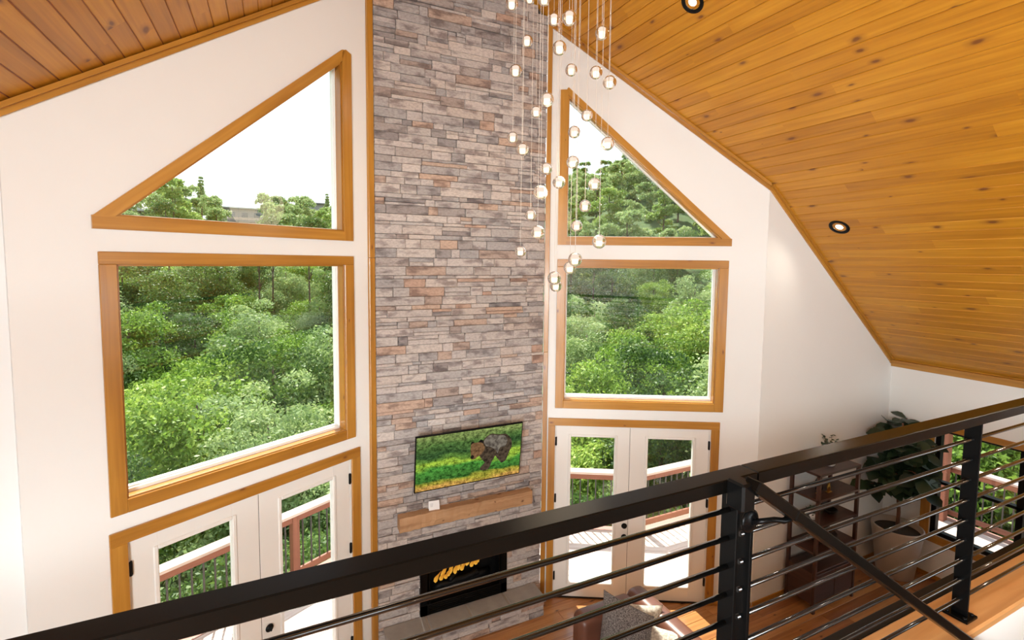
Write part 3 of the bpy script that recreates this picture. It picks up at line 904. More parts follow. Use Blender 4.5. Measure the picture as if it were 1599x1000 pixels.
# flame
def flame_mat():
    m = bpy.data.materials.new('flame'); m.use_nodes = True
    nt = m.node_tree; nt.nodes.clear()
    out = nt.nodes.new('ShaderNodeOutputMaterial'); e = nt.nodes.new('ShaderNodeEmission')
    uv = nt.nodes.new('ShaderNodeUVMap'); uv.uv_map = 'UVMap'
    s = nt.nodes.new('ShaderNodeSeparateXYZ'); nt.links.new(uv.outputs[0], s.inputs[0])
    r = nt.nodes.new('ShaderNodeValToRGB')
    r.color_ramp.elements[0].color = (.90, .48, .07, 1); r.color_ramp.elements[1].color = (.50, .16, .02, 1)
    el_ = r.color_ramp.elements.new(.45); el_.color = (.70, .30, .03, 1)
    nt.links.new(s.outputs['X'], r.inputs[0]); nt.links.new(r.outputs[0], e.inputs[0]); e.inputs[1].default_value = 0.9
    nt.links.new(e.outputs[0], out.inputs[0])
    return m
mb = MB(); random.seed(31)
for k in range(17):
    t = k / 16; x = 1.47 + .50 * t + random.uniform(-.012, .012); z = .535 + .085 * t + random.uniform(-.004, .004)
    h = random.choice((.07, .09, .10, .13, .18)) * (1.25 if .3 < t < .7 else .85)
    n_ = 8; c0 = Vector((x, yb + .09 + random.uniform(-.03, .03), z - .03)); lean = random.uniform(.5, .9)
    path = [c0 + Vector((lean * h * q * q + math.sin(q * 5 + x * 20) * .006, 0, h * q)) for q in np.linspace(0, 1, n_)]
    rr = [.006, .019, .022, .018, .012, .007, .004, .0005]
    b0 = len(mb.f); mb.tube(path, rr, 8, cap=False)
    for fi in range(b0, len(mb.f)):
        mb.uv[fi] = [(min(1, u / h), v) for u, v in mb.uv[fi]]
LOC(mb, fire).build('flame', flame_mat(), fire)

# mantel beam
man = empty('mantel_beam', (1.78, 4.74, 1.3), label='rough hewn knotty wood mantel beam on the stone chimney below the television', cat='mantel')
mb = MB(); random.seed(77)
NX = 40
rows = []
for i in range(NX + 1):
    t = i / NX; x = 1.042 + t * 1.472
    j = lambda a=.006: random.uniform(-a, a)
    sh = .03 * min(1, max(0, (abs(t - .5) * 2 - .93) / .07))
    rows.append([(x, YF - .028, 1.232 + j(.004)), (x, 4.683 + j() * .5, 1.228 + j()), (x, 4.678 + j(.003), 1.30 + j(.01)), (x, 4.683 + j(.004), 1.372 + j(.004)), (x, YF - .028, 1.370 + j(.003))])
for r in rows: mb.v += [Vector(p) for p in r]
for i in range(NX):
    for k in range(5):
        k2 = (k + 1) % 5
        a, b, c, d = i * 5 + k, i * 5 + k2, (i + 1) * 5 + k2, (i + 1) * 5 + k
        vv = [0, .14, .21, .28, .42, .56]
        mb.face([a, b, c, d], [(i / NX * 1.47, vv[k]), (i / NX * 1.47, vv[k + 1]), ((i + 1) / NX * 1.47, vv[k + 1]), ((i + 1) / NX * 1.47, vv[k])], .5)
mb.face(range(5)[::-1], [(0, 0), (.1, 0), (.1, .1), (.05, .15), (0, .1)], .2)
mb.face([NX * 5 + k for k in range(5)], [(0, 0), (.1, 0), (.1, .1), (.05, .15), (0, .1)], .2)
LOC(mb, man).build('beam', M['mantel'], man)

# little card
card = empty('table_card', (1.405, 4.735, 1.372), rz=math.radians(-6), label='small white folded info card standing on the left part of the mantel beam', cat='card')
mb = MB()
mb.prism([(-.055, -.018, 0), (.055, -.018, 0), (.055, .004, .088), (-.055, .004, .088)], (0, .0015, 0))
mb.prism([(-.055, .024, 0), (.055, .024, 0), (.055, .004, .088), (-.055, .004, .088)], (0, .0015, 0))
mb.build('card_face', M['paper'], card)
mb = MB()
for k, (u0, u1) in enumerate(((-.042, -.008), (-.042, -.012), (-.042, -.016))):
    z = .058 - k * .012; y = -.018 + z * .25 - .0012
    mb.prism([(u0, y, z), (u1, y, z), (u1, y + .00075, z + .003), (u0, y + .00075, z + .003)], (0, -.0004, 0))
mb.build('print_lines', M['greyink'], card)

# television
tvR = empty('television', (1.775, 4.66, 1.9), label='black framed television showing a walking brown bear, on the stone chimney', cat='television')
tp, bt = Vector((0, 4.625, 2.188)), Vector((0, 4.700, 1.590))
tv_up = (tp - bt).normalized(); tv_r = Vector((1, 0, 0)); tv_n = tv_up.cross(tv_r).normalized()
if tv_n.y > 0: tv_n = -tv_n
TW, TH = 1.170, (tp - bt).length
tc_ = Vector((1.775, (tp.y + bt.y) / 2, (tp.z + bt.z) / 2))
def TP(u, v, d=0): return tc_ + tv_r * u + tv_up * v + tv_n * d
mb = MB()
mb.box(TP(0, 0, -.014), tv_r, tv_up, tv_n, TW, TH, .028, .004)
mb.box(TP(0, -.05, -.035), tv_r, tv_up, tv_n, TW * .6, TH * .5, .03, .006)
LOC(mb, tvR).build('casing', M['black'], tvR)
mb = MB(); mb.abox(1.60, 1.95, 4.70, 4.80, 1.72, 2.0, ch=.004); LOC(mb, tvR).build('wall_bracket', M['blackmat'], tvR)
def screen_mat():
    m = bpy.data.materials.new('screen_meadow'); m.use_nodes = True
    nt = m.node_tree; nt.nodes.clear(); N, Lk = nt.nodes, nt.links
    out = N.new('ShaderNodeOutputMaterial'); e = N.new('ShaderNodeEmission')
    uv = N.new('ShaderNodeUVMap'); uv.uv_map = 'UVMap'
    s = N.new('ShaderNodeSeparateXYZ'); Lk.new(uv.outputs[0], s.inputs[0])
    mp = N.new('ShaderNodeMapping'); mp.inputs['Scale'].default_value = (20, 13, 1); Lk.new(uv.outputs[0], mp.inputs[0])
    n1 = N.new('ShaderNodeTexNoise'); n1.inputs['Scale'].default_value = 1.2; n1.inputs['Detail'].default_value = 9; n1.inputs['Roughness'].default_value = .8; Lk.new(mp.outputs[0], n1.inputs['Vector'])
    mp2 = N.new('ShaderNodeMapping'); mp2.inputs['Scale'].default_value = (1.6, 3, 1); Lk.new(uv.outputs[0], mp2.inputs[0])
    n2 = N.new('ShaderNodeTexNoise'); n2.inputs['Scale'].default_value = 1.6; n2.inputs['Detail'].default_value = 3; Lk.new(mp2.outputs[0], n2.inputs['Vector'])
    # height bands of the picture: leaf litter, dark grass, bright grass, dark wood, leaves
    off = N.new('ShaderNodeMath'); off.operation = 'MULTIPLY_ADD'; off.inputs[1].default_value = .40; Lk.new(n2.outputs['Fac'], off.inputs[0])
    sh = N.new('ShaderNodeMath'); sh.operation = 'ADD'; sh.inputs[1].default_value = -.20; Lk.new(s.outputs['Y'], sh.inputs[0]); Lk.new(sh.outputs[0], off.inputs[2])
    band = N.new('ShaderNodeValToRGB')
    st = [(0, (.50, .30, .06)), (.10, (.30, .30, .03)), (.17, (.04, .14, .02)), (.36, (.06, .24, .03)), (.46, (.30, .48, .04)), (.54, (.10, .22, .03)), (.63, (.03, .08, .02)), (.8, (.07, .15, .03)), (1, (.20, .28, .07))]
    cr = band.color_ramp; cr.elements[0].color = (*st[0][1], 1); cr.elements[1].color = (*st[-1][1], 1)
    for p, c in st[1:-1]:
        q = cr.elements.new(p); q.color = (*c, 1)
    Lk.new(off.outputs[0], band.inputs[0])
    r2 = N.new('ShaderNodeValToRGB'); r2.color_ramp.elements[0].position = .38; r2.color_ramp.elements[1].position = .66
    r2.color_ramp.elements[0].color = (.12, .12, .14, 1); r2.color_ramp.elements[1].color = (2.3, 2.1, 2.6, 1)
    Lk.new(n1.outputs['Fac'], r2.inputs[0])
    mx = N.new('ShaderNodeMix'); mx.data_type = 'RGBA'; mx.blend_type = 'MULTIPLY'; mx.inputs['Factor'].default_value = 1
    Lk.new(band.outputs[0], mx.inputs['A']); Lk.new(r2.outputs[0], mx.inputs['B'])
    Lk.new(mx.outputs['Result'], e.inputs[0]); e.inputs[1].default_value = 1.0
    Lk.new(e.outputs[0], out.inputs[0])
    return m
mb = MB()
e_ = .010
b0 = len(mb.v)
mb.v += [TP(-TW / 2 + e_, -TH / 2 + e_ + .004, .0012), TP(TW / 2 - e_, -TH / 2 + e_ + .004, .0012), TP(TW / 2 - e_, TH / 2 - e_, .0012), TP(-TW / 2 + e_, TH / 2 - e_, .0012)]
mb.face([0, 1, 2, 3], [(0, 0), (1, 0), (1, 1), (0, 1)])
scr = LOC(mb, tvR).build('screen', screen_mat(), tvR)
def em_noise(name, a, b2, sc):
    m = bpy.data.materials.new(name); m.use_nodes = True
    nt = m.node_tree; nt.nodes.clear(); N, Lk = nt.nodes, nt.links
    out = N.new('ShaderNodeOutputMaterial'); e = N.new('ShaderNodeEmission'); n = N.new('ShaderNodeTexNoise'); tc = N.new('ShaderNodeTexCoord')
    n.inputs['Scale'].default_value = sc; n.inputs['Detail'].default_value = 5; Lk.new(tc.outputs['Object'], n.inputs['Vector'])
    r = N.new('ShaderNodeValToRGB'); r.color_ramp.elements[0].position = .35; r.color_ramp.elements[1].position = .65
    r.color_ramp.elements[0].color = (*a, 1); r.color_ramp.elements[1].color = (*b2, 1)
    Lk.new(n.outputs['Fac'], r.inputs[0]); Lk.new(r.outputs[0], e.inputs[0]); Lk.new(e.outputs[0], out.inputs[0])
    return m
def blob(mb, pts, d):
    """closed smooth outline on the screen, pts in 0..1 picture coordinates"""
    n = len(pts); P = []
    for i in range(n):
        p0, p1, p2, p3 = [np.array(pts[(i + k) % n], float) for k in (-1, 0, 1, 2)]
        for t in np.linspace(0, 1, 5)[:-1]:
            P.append(.5 * ((2 * p1) + (-p0 + p2) * t + (2 * p0 - 5 * p1 + 4 * p2 - p3) * t * t + (-p0 + 3 * p1 - 3 * p2 + p3) * t ** 3))
    c = np.mean(P, axis=0); b = len(mb.v)
    mb.v.append(TP((c[0] - .5) * TW, (c[1] - .5) * TH, d))
    for p in P: mb.v.append(TP((p[0] - .5) * TW, (p[1] - .5) * TH, d))
    for i in range(len(P)):
        mb.face([b, b + 1 + i, b + 1 + (i + 1) % len(P)], [(0, 0)] * 3)
bearm = [em_noise('bear_fur_dark', (.025, .017, .012), (.10, .07, .045), 30), em_noise('bear_fur_grey', (.07, .055, .045), (.22, .19, .15), 26),
         em_noise('bear_face', (.10, .05, .022), (.24, .13, .06), 30), em_noise('bear_shade', (.006, .006, .006), (.025, .018, .012), 30)]
def bear_part(name, mi, polys, d):
    mb = MB()
    for q in polys: blob(mb, q, d)
    LOC(mb, tvR).build(name, bearm[mi], scr)
bear_part('bear_body', 0, [[(.60, .73), (.64, .83), (.69, .87), (.76, .84), (.83, .83), (.88, .74), (.90, .60), (.87, .44), (.845, .32), (.80, .29), (.79, .42), (.745, .45), (.71, .36), (.69, .25), (.66, .20), (.60, .215), (.60, .27), (.64, .33), (.615, .40), (.58, .50), (.57, .60)]], .0018)
bear_part('bear_back_fur', 1, [[(.62, .76), (.65, .82), (.69, .85), (.76, .82), (.82, .80), (.85, .70), (.83, .60), (.78, .58), (.76, .48), (.74, .55), (.69, .62), (.64, .66)]], .0022)
bear_part('bear_shoulder', 0, [[(.60, .56), (.66, .60), (.73, .55), (.735, .44), (.70, .34), (.65, .34), (.61, .42)]], .0026)
bear_part('bear_ear', 3, [[(.493, .73), (.505, .78), (.522, .765), (.53, .72)]], .0028)
bear_part('bear_ear', 3, [[(.565, .74), (.585, .79), (.61, .77), (.61, .70)]], .0028)
bear_part('bear_head', 2, [[(.50, .73), (.54, .75), (.60, .73), (.63, .62), (.60, .52), (.555, .47), (.53, .44), (.505, .46), (.50, .53), (.495, .62)]], .0032)
bear_part('bear_muzzle', 3, [[(.497, .50), (.515, .53), (.53, .50), (.525, .465), (.505, .46)]], .0036)
bear_part('bear_eye', 3, [[(.545, .59), (.555, .60), (.556, .585)]], .0036)

# ------------------------------------------------------------------ chandelier of glass balls
balls = [(799, 6, 10), (827, -3, 9), (850, -2, 10.5), (865, 30.5, 9.5), (889, 28, 11.5), (823, 64.5, 9), (940, 51.5, 10.5), (873.5, 75, 11), (805, 111, 10), (892, 109.5, 9.5),
         (930.5, 113.5, 10), (952, 129, 10.5), (854, 156, 11), (837, 175, 9), (916.5, 180.5, 9), (896.5, 206.5, 9.5), (948.7, 224.5, 10.5), (800.5, 215, 9), (816, 233.5, 10),
         (894.5, 253.5, 10), (853, 263.5, 9.5), (873, 285, 10), (928.5, 288, 10), (844, 301, 11), (913.5, 322, 9.5), (828.5, 336, 8.5), (900.5, 353, 9), (839.5, 363, 11),
         (812.5, 393, 9), (935.5, 377.5, 11), (898, 405.5, 11), (890, 418.5, 10), (865.5, 434.5, 10.5), (868, 446.5, 9.5), (905, -22, 10), (860, -40, 9.5)]
def depth_pt(px, py, d):
    v = Vector(((px - 798.366) / 769.394 * d, (py - 464.124) / 769.394 * d, d))
    return Vector([W_[0][i] * v[0] + W_[1][i] * v[1] + W_[2][i] * v[2] for i in range(3)]) + Vector((0, 0, 3.9))
BR = .046
chx, chy = 1.88, 3.05
ch = empty('ball_chandelier', (chx, chy, 7.05), label='cluster chandelier of clear glass balls with lit candles on thin cords', cat='chandelier')
mb = MB(); mb.lathe([(0, .03), (.50, .03), (.50, 0), (0, 0)], (0, 0, 0), 48); mb.build('canopy', M['ceramic'], ch)
proto = None
lampm = emis('candle_glow', (1.0, .86, .62), 1.7)
frost = emis('frosted_top', (1.0, .82, .70), 1.0)
for i, (px, py, r) in enumerate(balls):
    d = min(3.95, max(2.95, BR * 769 / r))
    P = depth_pt(px, py, d) - ch.location
    if i == 0:
        mb = MB(); mb.sphere((0, 0, 0), BR, 28, 18); mb.sphere((0, 0, 0), BR - .006, 28, 18, inv=True)
        g = mb.build('glass_ball', M['ball'], ch)
        mb = MB(); mb.lathe([(0, -.030), (.018, -.030), (.021, -.022), (.022, .004), (0, .004)], (0, 0, 0), 20)
        c1 = mb.build('candle', lampm, g)
        mb = MB(); mb.lathe([(0, .0041), (.022, .0041), (.025, .020), (.025, .030), (.008, .033), (0, .033)], (0, 0, 0), 20)
        c2 = mb.build('frosted_cup', frost, g)
        proto = (g, c1, c2)
    else:
        g = proto[0].copy(); C.objects.link(g); g.parent = ch
        for q in proto[1:]:
            k = q.copy(); C.objects.link(k); k.parent = g
    g.location = P
    mb = MB(); q = P + Vector((0, 0, BR)); mb.tube([q, (q.x * .98, q.y * .98, 0)], .0016, 5, cap=False)
    mb.build('cord', M['cord'], ch)
l = bpy.data.lights.new('chandelier_glow', 'POINT'); l.energy = 14; l.color = (1, .8, .55); l.shadow_soft_size = .3
lo = bpy.data.objects.new('chandelier_glow', l); lo.parent = ch; lo.location = (0, 0, -2.5); C.objects.link(lo)

# recessed ceiling lights
def can_light(x, y, label, first=None, energy=32, group=None):
    nrm = Vector((-K, 0, -1)).normalized() if x > XM else Vector((K, 0, -1)).normalized()
    root = empty('recessed_light', (x, y, roofz(x)), label=label, cat='ceiling light', group=group)
    root.rotation_euler = nrm.to_track_quat('Z', 'Y').to_euler()
    if first is None:
        mb = MB(); mb.lathe([(.062, -.05), (.066, .002), (.070, .006), (.098, .007), (.100, .003), (.100, -.002)], (0, 0, 0), 40); mb.build('trim_ring', M['blackmat'], root)
        mb = MB(); mb.lathe([(.030, -.048), (.045, -.040), (.064, .001)], (0, 0, 0), 32); mb.build('reflector', flat('satin_reflector', (.35, .40, .42), .25, .8), root)
        mb = MB(); mb.lathe([(0, .002), (.036, .001), (.040, -.004)], (.0, .0, .0), 28); mb.build('lens', emis('lamp_lens', (1, .97, .9), 3.0), root)
    else:
        for c in first.children:
            if c.type == 'MESH':
                k = c.copy(); C.objects.link(k); k.parent = root
    l = bpy.data.lights.new('downlight', 'SPOT'); l.energy = energy; l.color = (1, .90, .76); l.spot_size = math.radians(125); l.spot_blend = .7; l.shadow_soft_size = .05
    lo = bpy.data.objects.new('downlight', l); lo.parent = root; lo.location = (0, 0, .02); lo.rotation_euler = (PI, 0, 0); C.objects.link(lo)
    return root
ca = can_light(3.208, 3.245, 'black rimmed round recessed light near the top edge of the plank ceiling', energy=12)
can_light(5.362, 3.239, 'black rimmed round recessed light low on the plank ceiling slope above the plant corner', ca, energy=12)
for x, y in ((5.36, 0.6), (3.2, 0.6), (0.2, 3.2), (-1.9, 0.8), (5.36, -1.9), (0.2, -1.4)):
    can_light(x, y, 'black rimmed recessed light in the ceiling over the loft, beyond the picture', ca, 45, 'recessed lights over the loft')

# ------------------------------------------------------------------ loft railing
rl = empty('loft_railing', (1.2, 1.0, ZL), label='black steel railing with nine horizontal rods and flat posts along the loft edge', cat='railing')
ZT_ = 3.292
def rail_sec(a, b):
    mb = MB(); mb.abox(a, b, .957, 1.020, 3.252, ZT_, ch=.003)
    LOC(mb, rl).build('top_rail', M['rail'], rl)
rail_sec(-2.6, 1.2645); rail_sec(1.2665, 4.6)
for x in (-1.56, -.19, 1.196, 1.258, 2.625, 3.995):
    mb = MB(); mb.abox(x - .006, x + .006, .962, 1.018, 2.414, 3.254, ch=.0015)
    mb.abox(x - .045, x + .045, .945, 1.035, 2.402, 2.414, ch=.002)
    for sx, sy in ((-.03, -.03), (.03, -.03), (-.03, .03), (.03, .03)):
        mb.lathe([(.007, 0), (.007, .006), (0, .008)], (x + sx, .99 + sy, 2.414), 8)
    post = LOC(mb, rl).build('post', M['black'], rl)
for k in range(9):
    z = 3.180 - .0875 * k
    for a, b in ((-2.6, 1.215), (1.240, 4.6)):
        mb = MB(); mb.tube([(a, .990, z), (b, .990, z)], .0075, 12)
        LOC(mb, rl).build('rod', M['rod'], rl)
mb = MB(); mb.abox(-2.6, XE1, 1.093, 1.165, 2.10, 2.392, ch=.004)
LOC(mb, rl).build('edge_beam', M['blackmat'], rl)
mb = MB(); mb.box((1.227, .99, 3.235), (0, 0, 1), (1, 0, 0), (0, 1, 0), .06, .075, .03, .004)
LOC(mb, rl).build('splice_plate', M['black'], rl)

# sloping stair handrail with wall bracket
sh_ = empty('stair_handrail', (1.15, .9, 3.3), label='black handrail sloping down to the right along the stair in front of the loft railing', cat='handrail')
sl = -.6865
P0 = Vector((1.165, .90, 3.300)); P1 = Vector((3.4, .90, 3.300 + sl * 2.235))
dr = (P1 - P0).normalized(); up_ = Vector((-dr.z, 0, dr.x))
mb = MB()
for a, b in ((0, .2035), (.205, (P1 - P0).length)):
    mb.box(P0 + dr * (a + b) / 2, dr, (0, 1, 0), up_, b - a, .048, .034, .004)
LOC(mb, sh_).build('grip_rail', M['rail'], sh_)
mb = MB(); mb.box((1.155, .925, 3.262), (0, 0, 1), (1, 0, 0), (0, 1, 0), .08, .05, .06, .006)
LOC(mb, sh_).build('end_block', M['black'], sh_)
for bx in (1.235, 2.55):
    bz = 3.300 + sl * (bx - 1.165) - .10
    mb = MB(); c = Vector((bx, .957, bz))
    mb.lathe([(0, 0), (.034, 0), (.036, .004), (.030, .009), (.012, .012), (0, .014)], c, 28, axis=(0, -1, 0))
    path = [c + Vector(q) for q in ((0, -.01, 0), (.02, -.035, .012), (.05, -.045, .014), (.085, -.048, .004), (.12, -.05, .008), (.150, -.055, .014), (.185, -.057, -.004))]
    mb.tube(path, [.008, .008, .008, .009, .011, .010, .006], 10)
    q = c + Vector((.18, -.057, -.010)); mb.box(q, dr, (0, 1, 0), up_, .09, .028, .006, .002)
    LOC(mb, sh_).build('bracket', M['black'], sh_)

# stair flight behind the low wall
st = empty('staircase', (1.2, .4, 0), label='wooden stair flight descending beside the low wall in front of the loft', cat='stairs')
mb = MB(); mb2 = MB()
n_ = 12; rise = 2.4 / n_
for k in range(n_ - 1):
    z = 2.4 - rise * (k + 1); x = 1.17 + .27 * k
    mb.abox(x, x + .30, -.2, .915, z - .035, z, ch=.006); mb2.abox(x + .27, x + .285, -.2, .915, z - rise, z - .036)
LOC(mb, st).build('tread', M['oakcap'], st); LOC(mb2, st).build('riser', M['wall'], st)

# ------------------------------------------------------------------ sofa and pillows
def rbox(name, x0, x1, y0, y1, z0, z1, bev, parent, mat, seg=5, puff=0):
    mb = MB(); mb.abox(x0, x1, y0, y1, z0, z1)
    o = LOC(mb, parent).build(name, mat, parent, bevel=bev, seg=seg)
    for p in o.data.polygons: p.use_smooth = True
    return o
so = empty('leather_sofa', (2.8, 2.7, 0), label='brown leather sofa with rounded arm and back, by the right glazed doors', cat='sofa')
rbox('base', 2.44, 3.16, 1.75, 3.62, .09, .30, .03, so, M['leather'])
rbox('arm', 2.38, 3.02, 3.46, 3.66, .08, .735, .075, so, M['leather'])
rbox('arm', 2.38, 3.02, 1.70, 1.90, .08, .735, .075, so, M['leather'])
rbox('backrest', 2.985, 3.205, 1.70, 3.665, .08, .765, .085, so, M['leather'])
for a, b in ((1.905, 2.68), (2.685, 3.455)):
    rbox('seat_cushion', 2.40, 2.99, a, b, .285, .45, .045, so, M['leather'])
for x, y in ((2.50, 3.56), (3.10, 3.56), (2.50, 1.82), (3.10, 1.82)):
    mb = MB(); mb.lathe([(.018, 0), (.026, .10)], (x, y, 0), 12); LOC(mb, so).build('foot', M['walnut'], so)

def pillow(name, loc, rot, size, thick, mat, label, tass=False):
    root = empty(name, loc, label=label, cat='pillow', group=None)
    root.rotation_euler = rot
    mb = MB(); n = 22
    def prof(u, v):
        e = max(0, (1 - abs(u) ** 2.6)) ** .55 * max(0, (1 - abs(v) ** 2.6)) ** .55
        return thick / 2 * e
    idx = {}
    for s in (1, -1):
        for i in range(n + 1):
            for j in range(n + 1):
                u, v = i / n * 2 - 1, j / n * 2 - 1
                pin = 1 - .07 * (1 - abs(u) ** 2) * abs(v) ** 3 - .07 * (1 - abs(v) ** 2) * abs(u) ** 3
                idx[(s, i, j)] = len(mb.v)
                w = .004 * math.sin(u * 9 + v * 4)
                mb.v.append(Vector((u * size / 2 * pin, s * (prof(u, v) + .002) + w * 0, v * size / 2 * pin)))
        for i in range(n):
            for j in range(n):
                q = [idx[(s, i, j)], idx[(s, i + 1, j)], idx[(s, i + 1, j + 1)], idx[(s, i, j + 1)]]
                mb.face(q if s < 0 else q[::-1], [(0, 0)] * 4, .5, 0, True)
    mb.build('cover', mat, root)
    if tass:
        random.seed(3)
        for cx_, cz_ in ((-1, -1), (1, -1), (-1, 1), (1, 1)):
            mb = MB()
            for k in range(14):
                a = random.uniform(0, 2 * PI)
                p = Vector((cx_ * size / 2 * .98, 0, cz_ * size / 2 * .98))
                d = Vector((cx_ + random.uniform(-.6, .6), random.uniform(-.6, .6), cz_ + random.uniform(-.6, .6))).normalized()
                mb.tube([p, p + d * .03, p + d * .05 + Vector((0, 0, -.01))], .003, 5)
            mb.build('tassel', mat, root)
    return root
R_ = math.radians
pillow('throw_pillow', (2.70, 3.27, .675), (R_(-8), 0, R_(-69)), .50, .17, M['tweed'], 'grey tweed square pillow standing in the far corner of the leather sofa')
pillow('throw_pillow', (2.915, 3.29, .655), (R_(-12), R_(4), R_(-25)), .35, .13, M['boucle'], 'cream textured pillow behind, half hidden by the grey tweed pillow')
pillow('throw_pillow', (2.90, 2.98, .585), (R_(-35), R_(4), R_(-42)), .42, .15, M['boucle'], 'cream pillow with tasselled corners lying nearest on the leather sofa', True)

# ------------------------------------------------------------------ corner shelf and what stands on it
SX0, SX1, SY0, SY1 = 5.33, 6.08, 3.27, 3.62
sf = empty('shelf_unit', (5.7, 3.45, 0), label='dark walnut open shelf unit with a closed lower cabinet against the gable wall', cat='shelf')
for x in (SX0 + .018, SX1 - .018):
    for y in (SY0 + .018, SY1 - .018):
        mb = MB(); mb.abox(x - .018, x + .018, y - .018, y + .018, 0, 1.60, ch=.003, grain='z'); LOC(mb, sf).build('post', M['walnut'], sf)
for z in (1.60, 1.31, 1.01, .70):
    mb = MB(); mb.abox(SX0, SX1, SY0, SY1, z - .022, z + .003, ch=.003); LOC(mb, sf).build('shelf_board', M['walnut'], sf)
mb = MB(); mb.abox(SX0 + .004, SX1 - .004, SY0 + .022, SY1 - .004, .10, .46, ch=.003); cab = LOC(mb, sf).build('cabinet', M['walnut'], sf)
for a, b in ((SX0 + .04, (SX0 + SX1) / 2 - .003), ((SX0 + SX1) / 2 + .003, SX1 - .04)):
    mb = MB(); mb.abox(a, b, SY0 + .006, SY0 + .022, .12, .44, ch=.003); dd = LOC(mb, sf).build('cabinet_door', M['walnut'], cab)
    mb = MB(); mb.lathe([(.006, 0), (.006, .012), (.011, .016), (0, .022)], ((SX0 + SX1) / 2 + (.03 if a > 5.7 else -.03), SY0 + .006, .34), 12, axis=(0, -1, 0)); LOC(mb, sf).build('knob', M['bronze'], dd)

def leafquad(mb, p, d, n, L, Wd, rnd, fold=.15, seg=4):
    """a cupped obovate leaf from p along d with face normal n"""
    d = d.normalized(); s = d.cross(n).normalized(); n = s.cross(d).normalized()
    b = len(mb.v); wid = [0.08, .55, .95, .85, .05]
    for i in range(seg + 1):
        t = i / seg; w = wid[i] * Wd / 2
        c = p + d * (L * t) - n * (fold * L * t * t)
        mb.v += [c - s * w + n * (w * .25), c, c + s * w + n * (w * .25)]
    for i in range(seg):
        for k in range(2):
            q = [b + i * 3 + k, b + i * 3 + k + 1, b + (i + 1) * 3 + k + 1, b + (i + 1) * 3 + k]
            mb.face(q, [(0, 0)] * 4, rnd, 0, True)

random.seed(17)
vz = 1.603
vs = empty('vase_plant', (5.70, 3.40, vz), label='small round white vase with leafy eucalyptus sprigs on top of the walnut shelf unit', cat='vase')
mb = MB(); mb.lathe([(0, 0), (.03, 0), (.052, .02), (.062, .052), (.052, .088), (.032, .108), (.030, .122), (.026, .122), (.026, .106), (.045, .085)], (0, 0, 0), 28); mb.build('vase', M['ceramic'], vs)
mb = MB(); mbs = MB()
for k in range(11):
    a = random.uniform(0, 2 * PI); sp = random.uniform(.05, .15); hh = random.uniform(.10, .22)
    e = Vector((math.cos(a) * sp, math.sin(a) * sp, .12 + hh))
    path = [Vector((0, 0, .06)).lerp(e, t) + Vector((0, 0, .03 * math.sin(t * PI))) for t in np.linspace(0, 1, 8)]
    mbs.tube(path, .0018, 5)
    for i in range(2, 8):
        for s in (0, 1, 2):
            d = Vector((random.uniform(-1, 1), random.uniform(-1, 1), random.uniform(-.2, .8)))
            leafquad(mb, path[i], d, Vector((random.uniform(-.5, .5), random.uniform(-.5, .5), 1)), random.uniform(.028, .045), random.uniform(.024, .036), random.random())
mbs.build('stem', M['figtrunk'], vs); mb.build('leaves', M['sprig'], vs)

# gold figurine and other small things
fg = empty('gold_figurine', (5.66, 3.37, 1.313), label='small golden seated figurine on the second shelf board from the top', cat='figurine')
mb = MB(); mb.abox(-.035, .035, -.02, .02, 0, .012, ch=.003); mb.tube([(-.012, 0, .012), (-.018, 0, .06), (-.005, 0, .10)], [.010, .012, .009], 10)
mb.tube([(.018, 0, .012), (.014, 0, .055), (.0, 0, .095)], [.007, .009, .009], 10); mb.tube([(-.01, 0, .09), (.0, 0, .125)], [.013, .010], 10); mb.sphere((.004, 0, .142), .016, 14, 10)
mb.tube([(-.01, -.01, .11), (-.035, -.012, .08), (-.022, -.014, .05)], [.006, .005, .005], 8)
mb.build('figure', M['gold'], fg)
fg2 = empty('gold_figurine', (5.50, 3.40, 1.313), label='tiny golden figurine left of the seated one on the second shelf board', cat='figurine')
mb = MB(); mb.lathe([(0, 0), (.018, 0), (.016, .006), (.008, .014), (.012, .04), (.008, .065), (0, .08)], (0, 0, 0), 18); mb.build('figure', M['gold'], fg2)
bw = empty('grey_bottle', (5.62, 3.46, 1.313), label='dark glass bottle vase standing at the back of the second shelf board', cat='bottle')
mb = MB(); mb.lathe([(0, 0), (.035, 0), (.040, .02), (.040, .10), (.018, .14), (.014, .18), (.017, .185), (0, .185)], (0, 0, 0), 24); mb.build('body', flat('smoked_glass', (.03, .03, .035), .1), bw)
pp = empty('potted_plant', (5.48, 3.42, 1.013), label='small potted green plant in a pale pot on the third shelf board', cat='plant')
mb = MB(); mb.lathe([(0, 0), (.035, 0), (.045, .07), (.040, .07), (.038, .06), (0, .058)], (0, 0, 0), 22); mb.build('pot', M['ceramic'], pp)
mb = MB()
for k in range(60):
    a = random.uniform(0, 2 * PI); leafquad(mb, Vector((math.cos(a) * .01, math.sin(a) * .01, .06)) + Vector((random.uniform(-.03, .03), random.uniform(-.03, .03), random.uniform(0, .04))), Vector((math.cos(a), math.sin(a), random.uniform(.2, 1.5))), Vector((0, 0, 1)), .05, .022, random.random())
mb.build('leaves', M['sprig'], pp)
rb = empty('decorative_bowl', (5.78, 3.42, 1.013), label='shallow dark bowl on the third shelf board', cat='bowl')
mb = MB(); mb.lathe([(0, 0), (.03, 0), (.07, .03), (.085, .055), (.080, .055), (.065, .033), (0, .01)], (0, 0, 0), 26); mb.build('bowl', M['bronze'], rb)
rb = empty('woven_basket', (5.70, 3.44, .703), label='low dark woven basket on the lowest open shelf board', cat='basket')
mb = MB(); mb.lathe([(0, 0), (.12, 0), (.15, .10), (.142, .10), (.115, .01), (0, .01)], (0, 0, 0), 26); mb.build('basket', fabric('wicker', (.02, .012, .008), (.07, .04, .025), 60), rb)

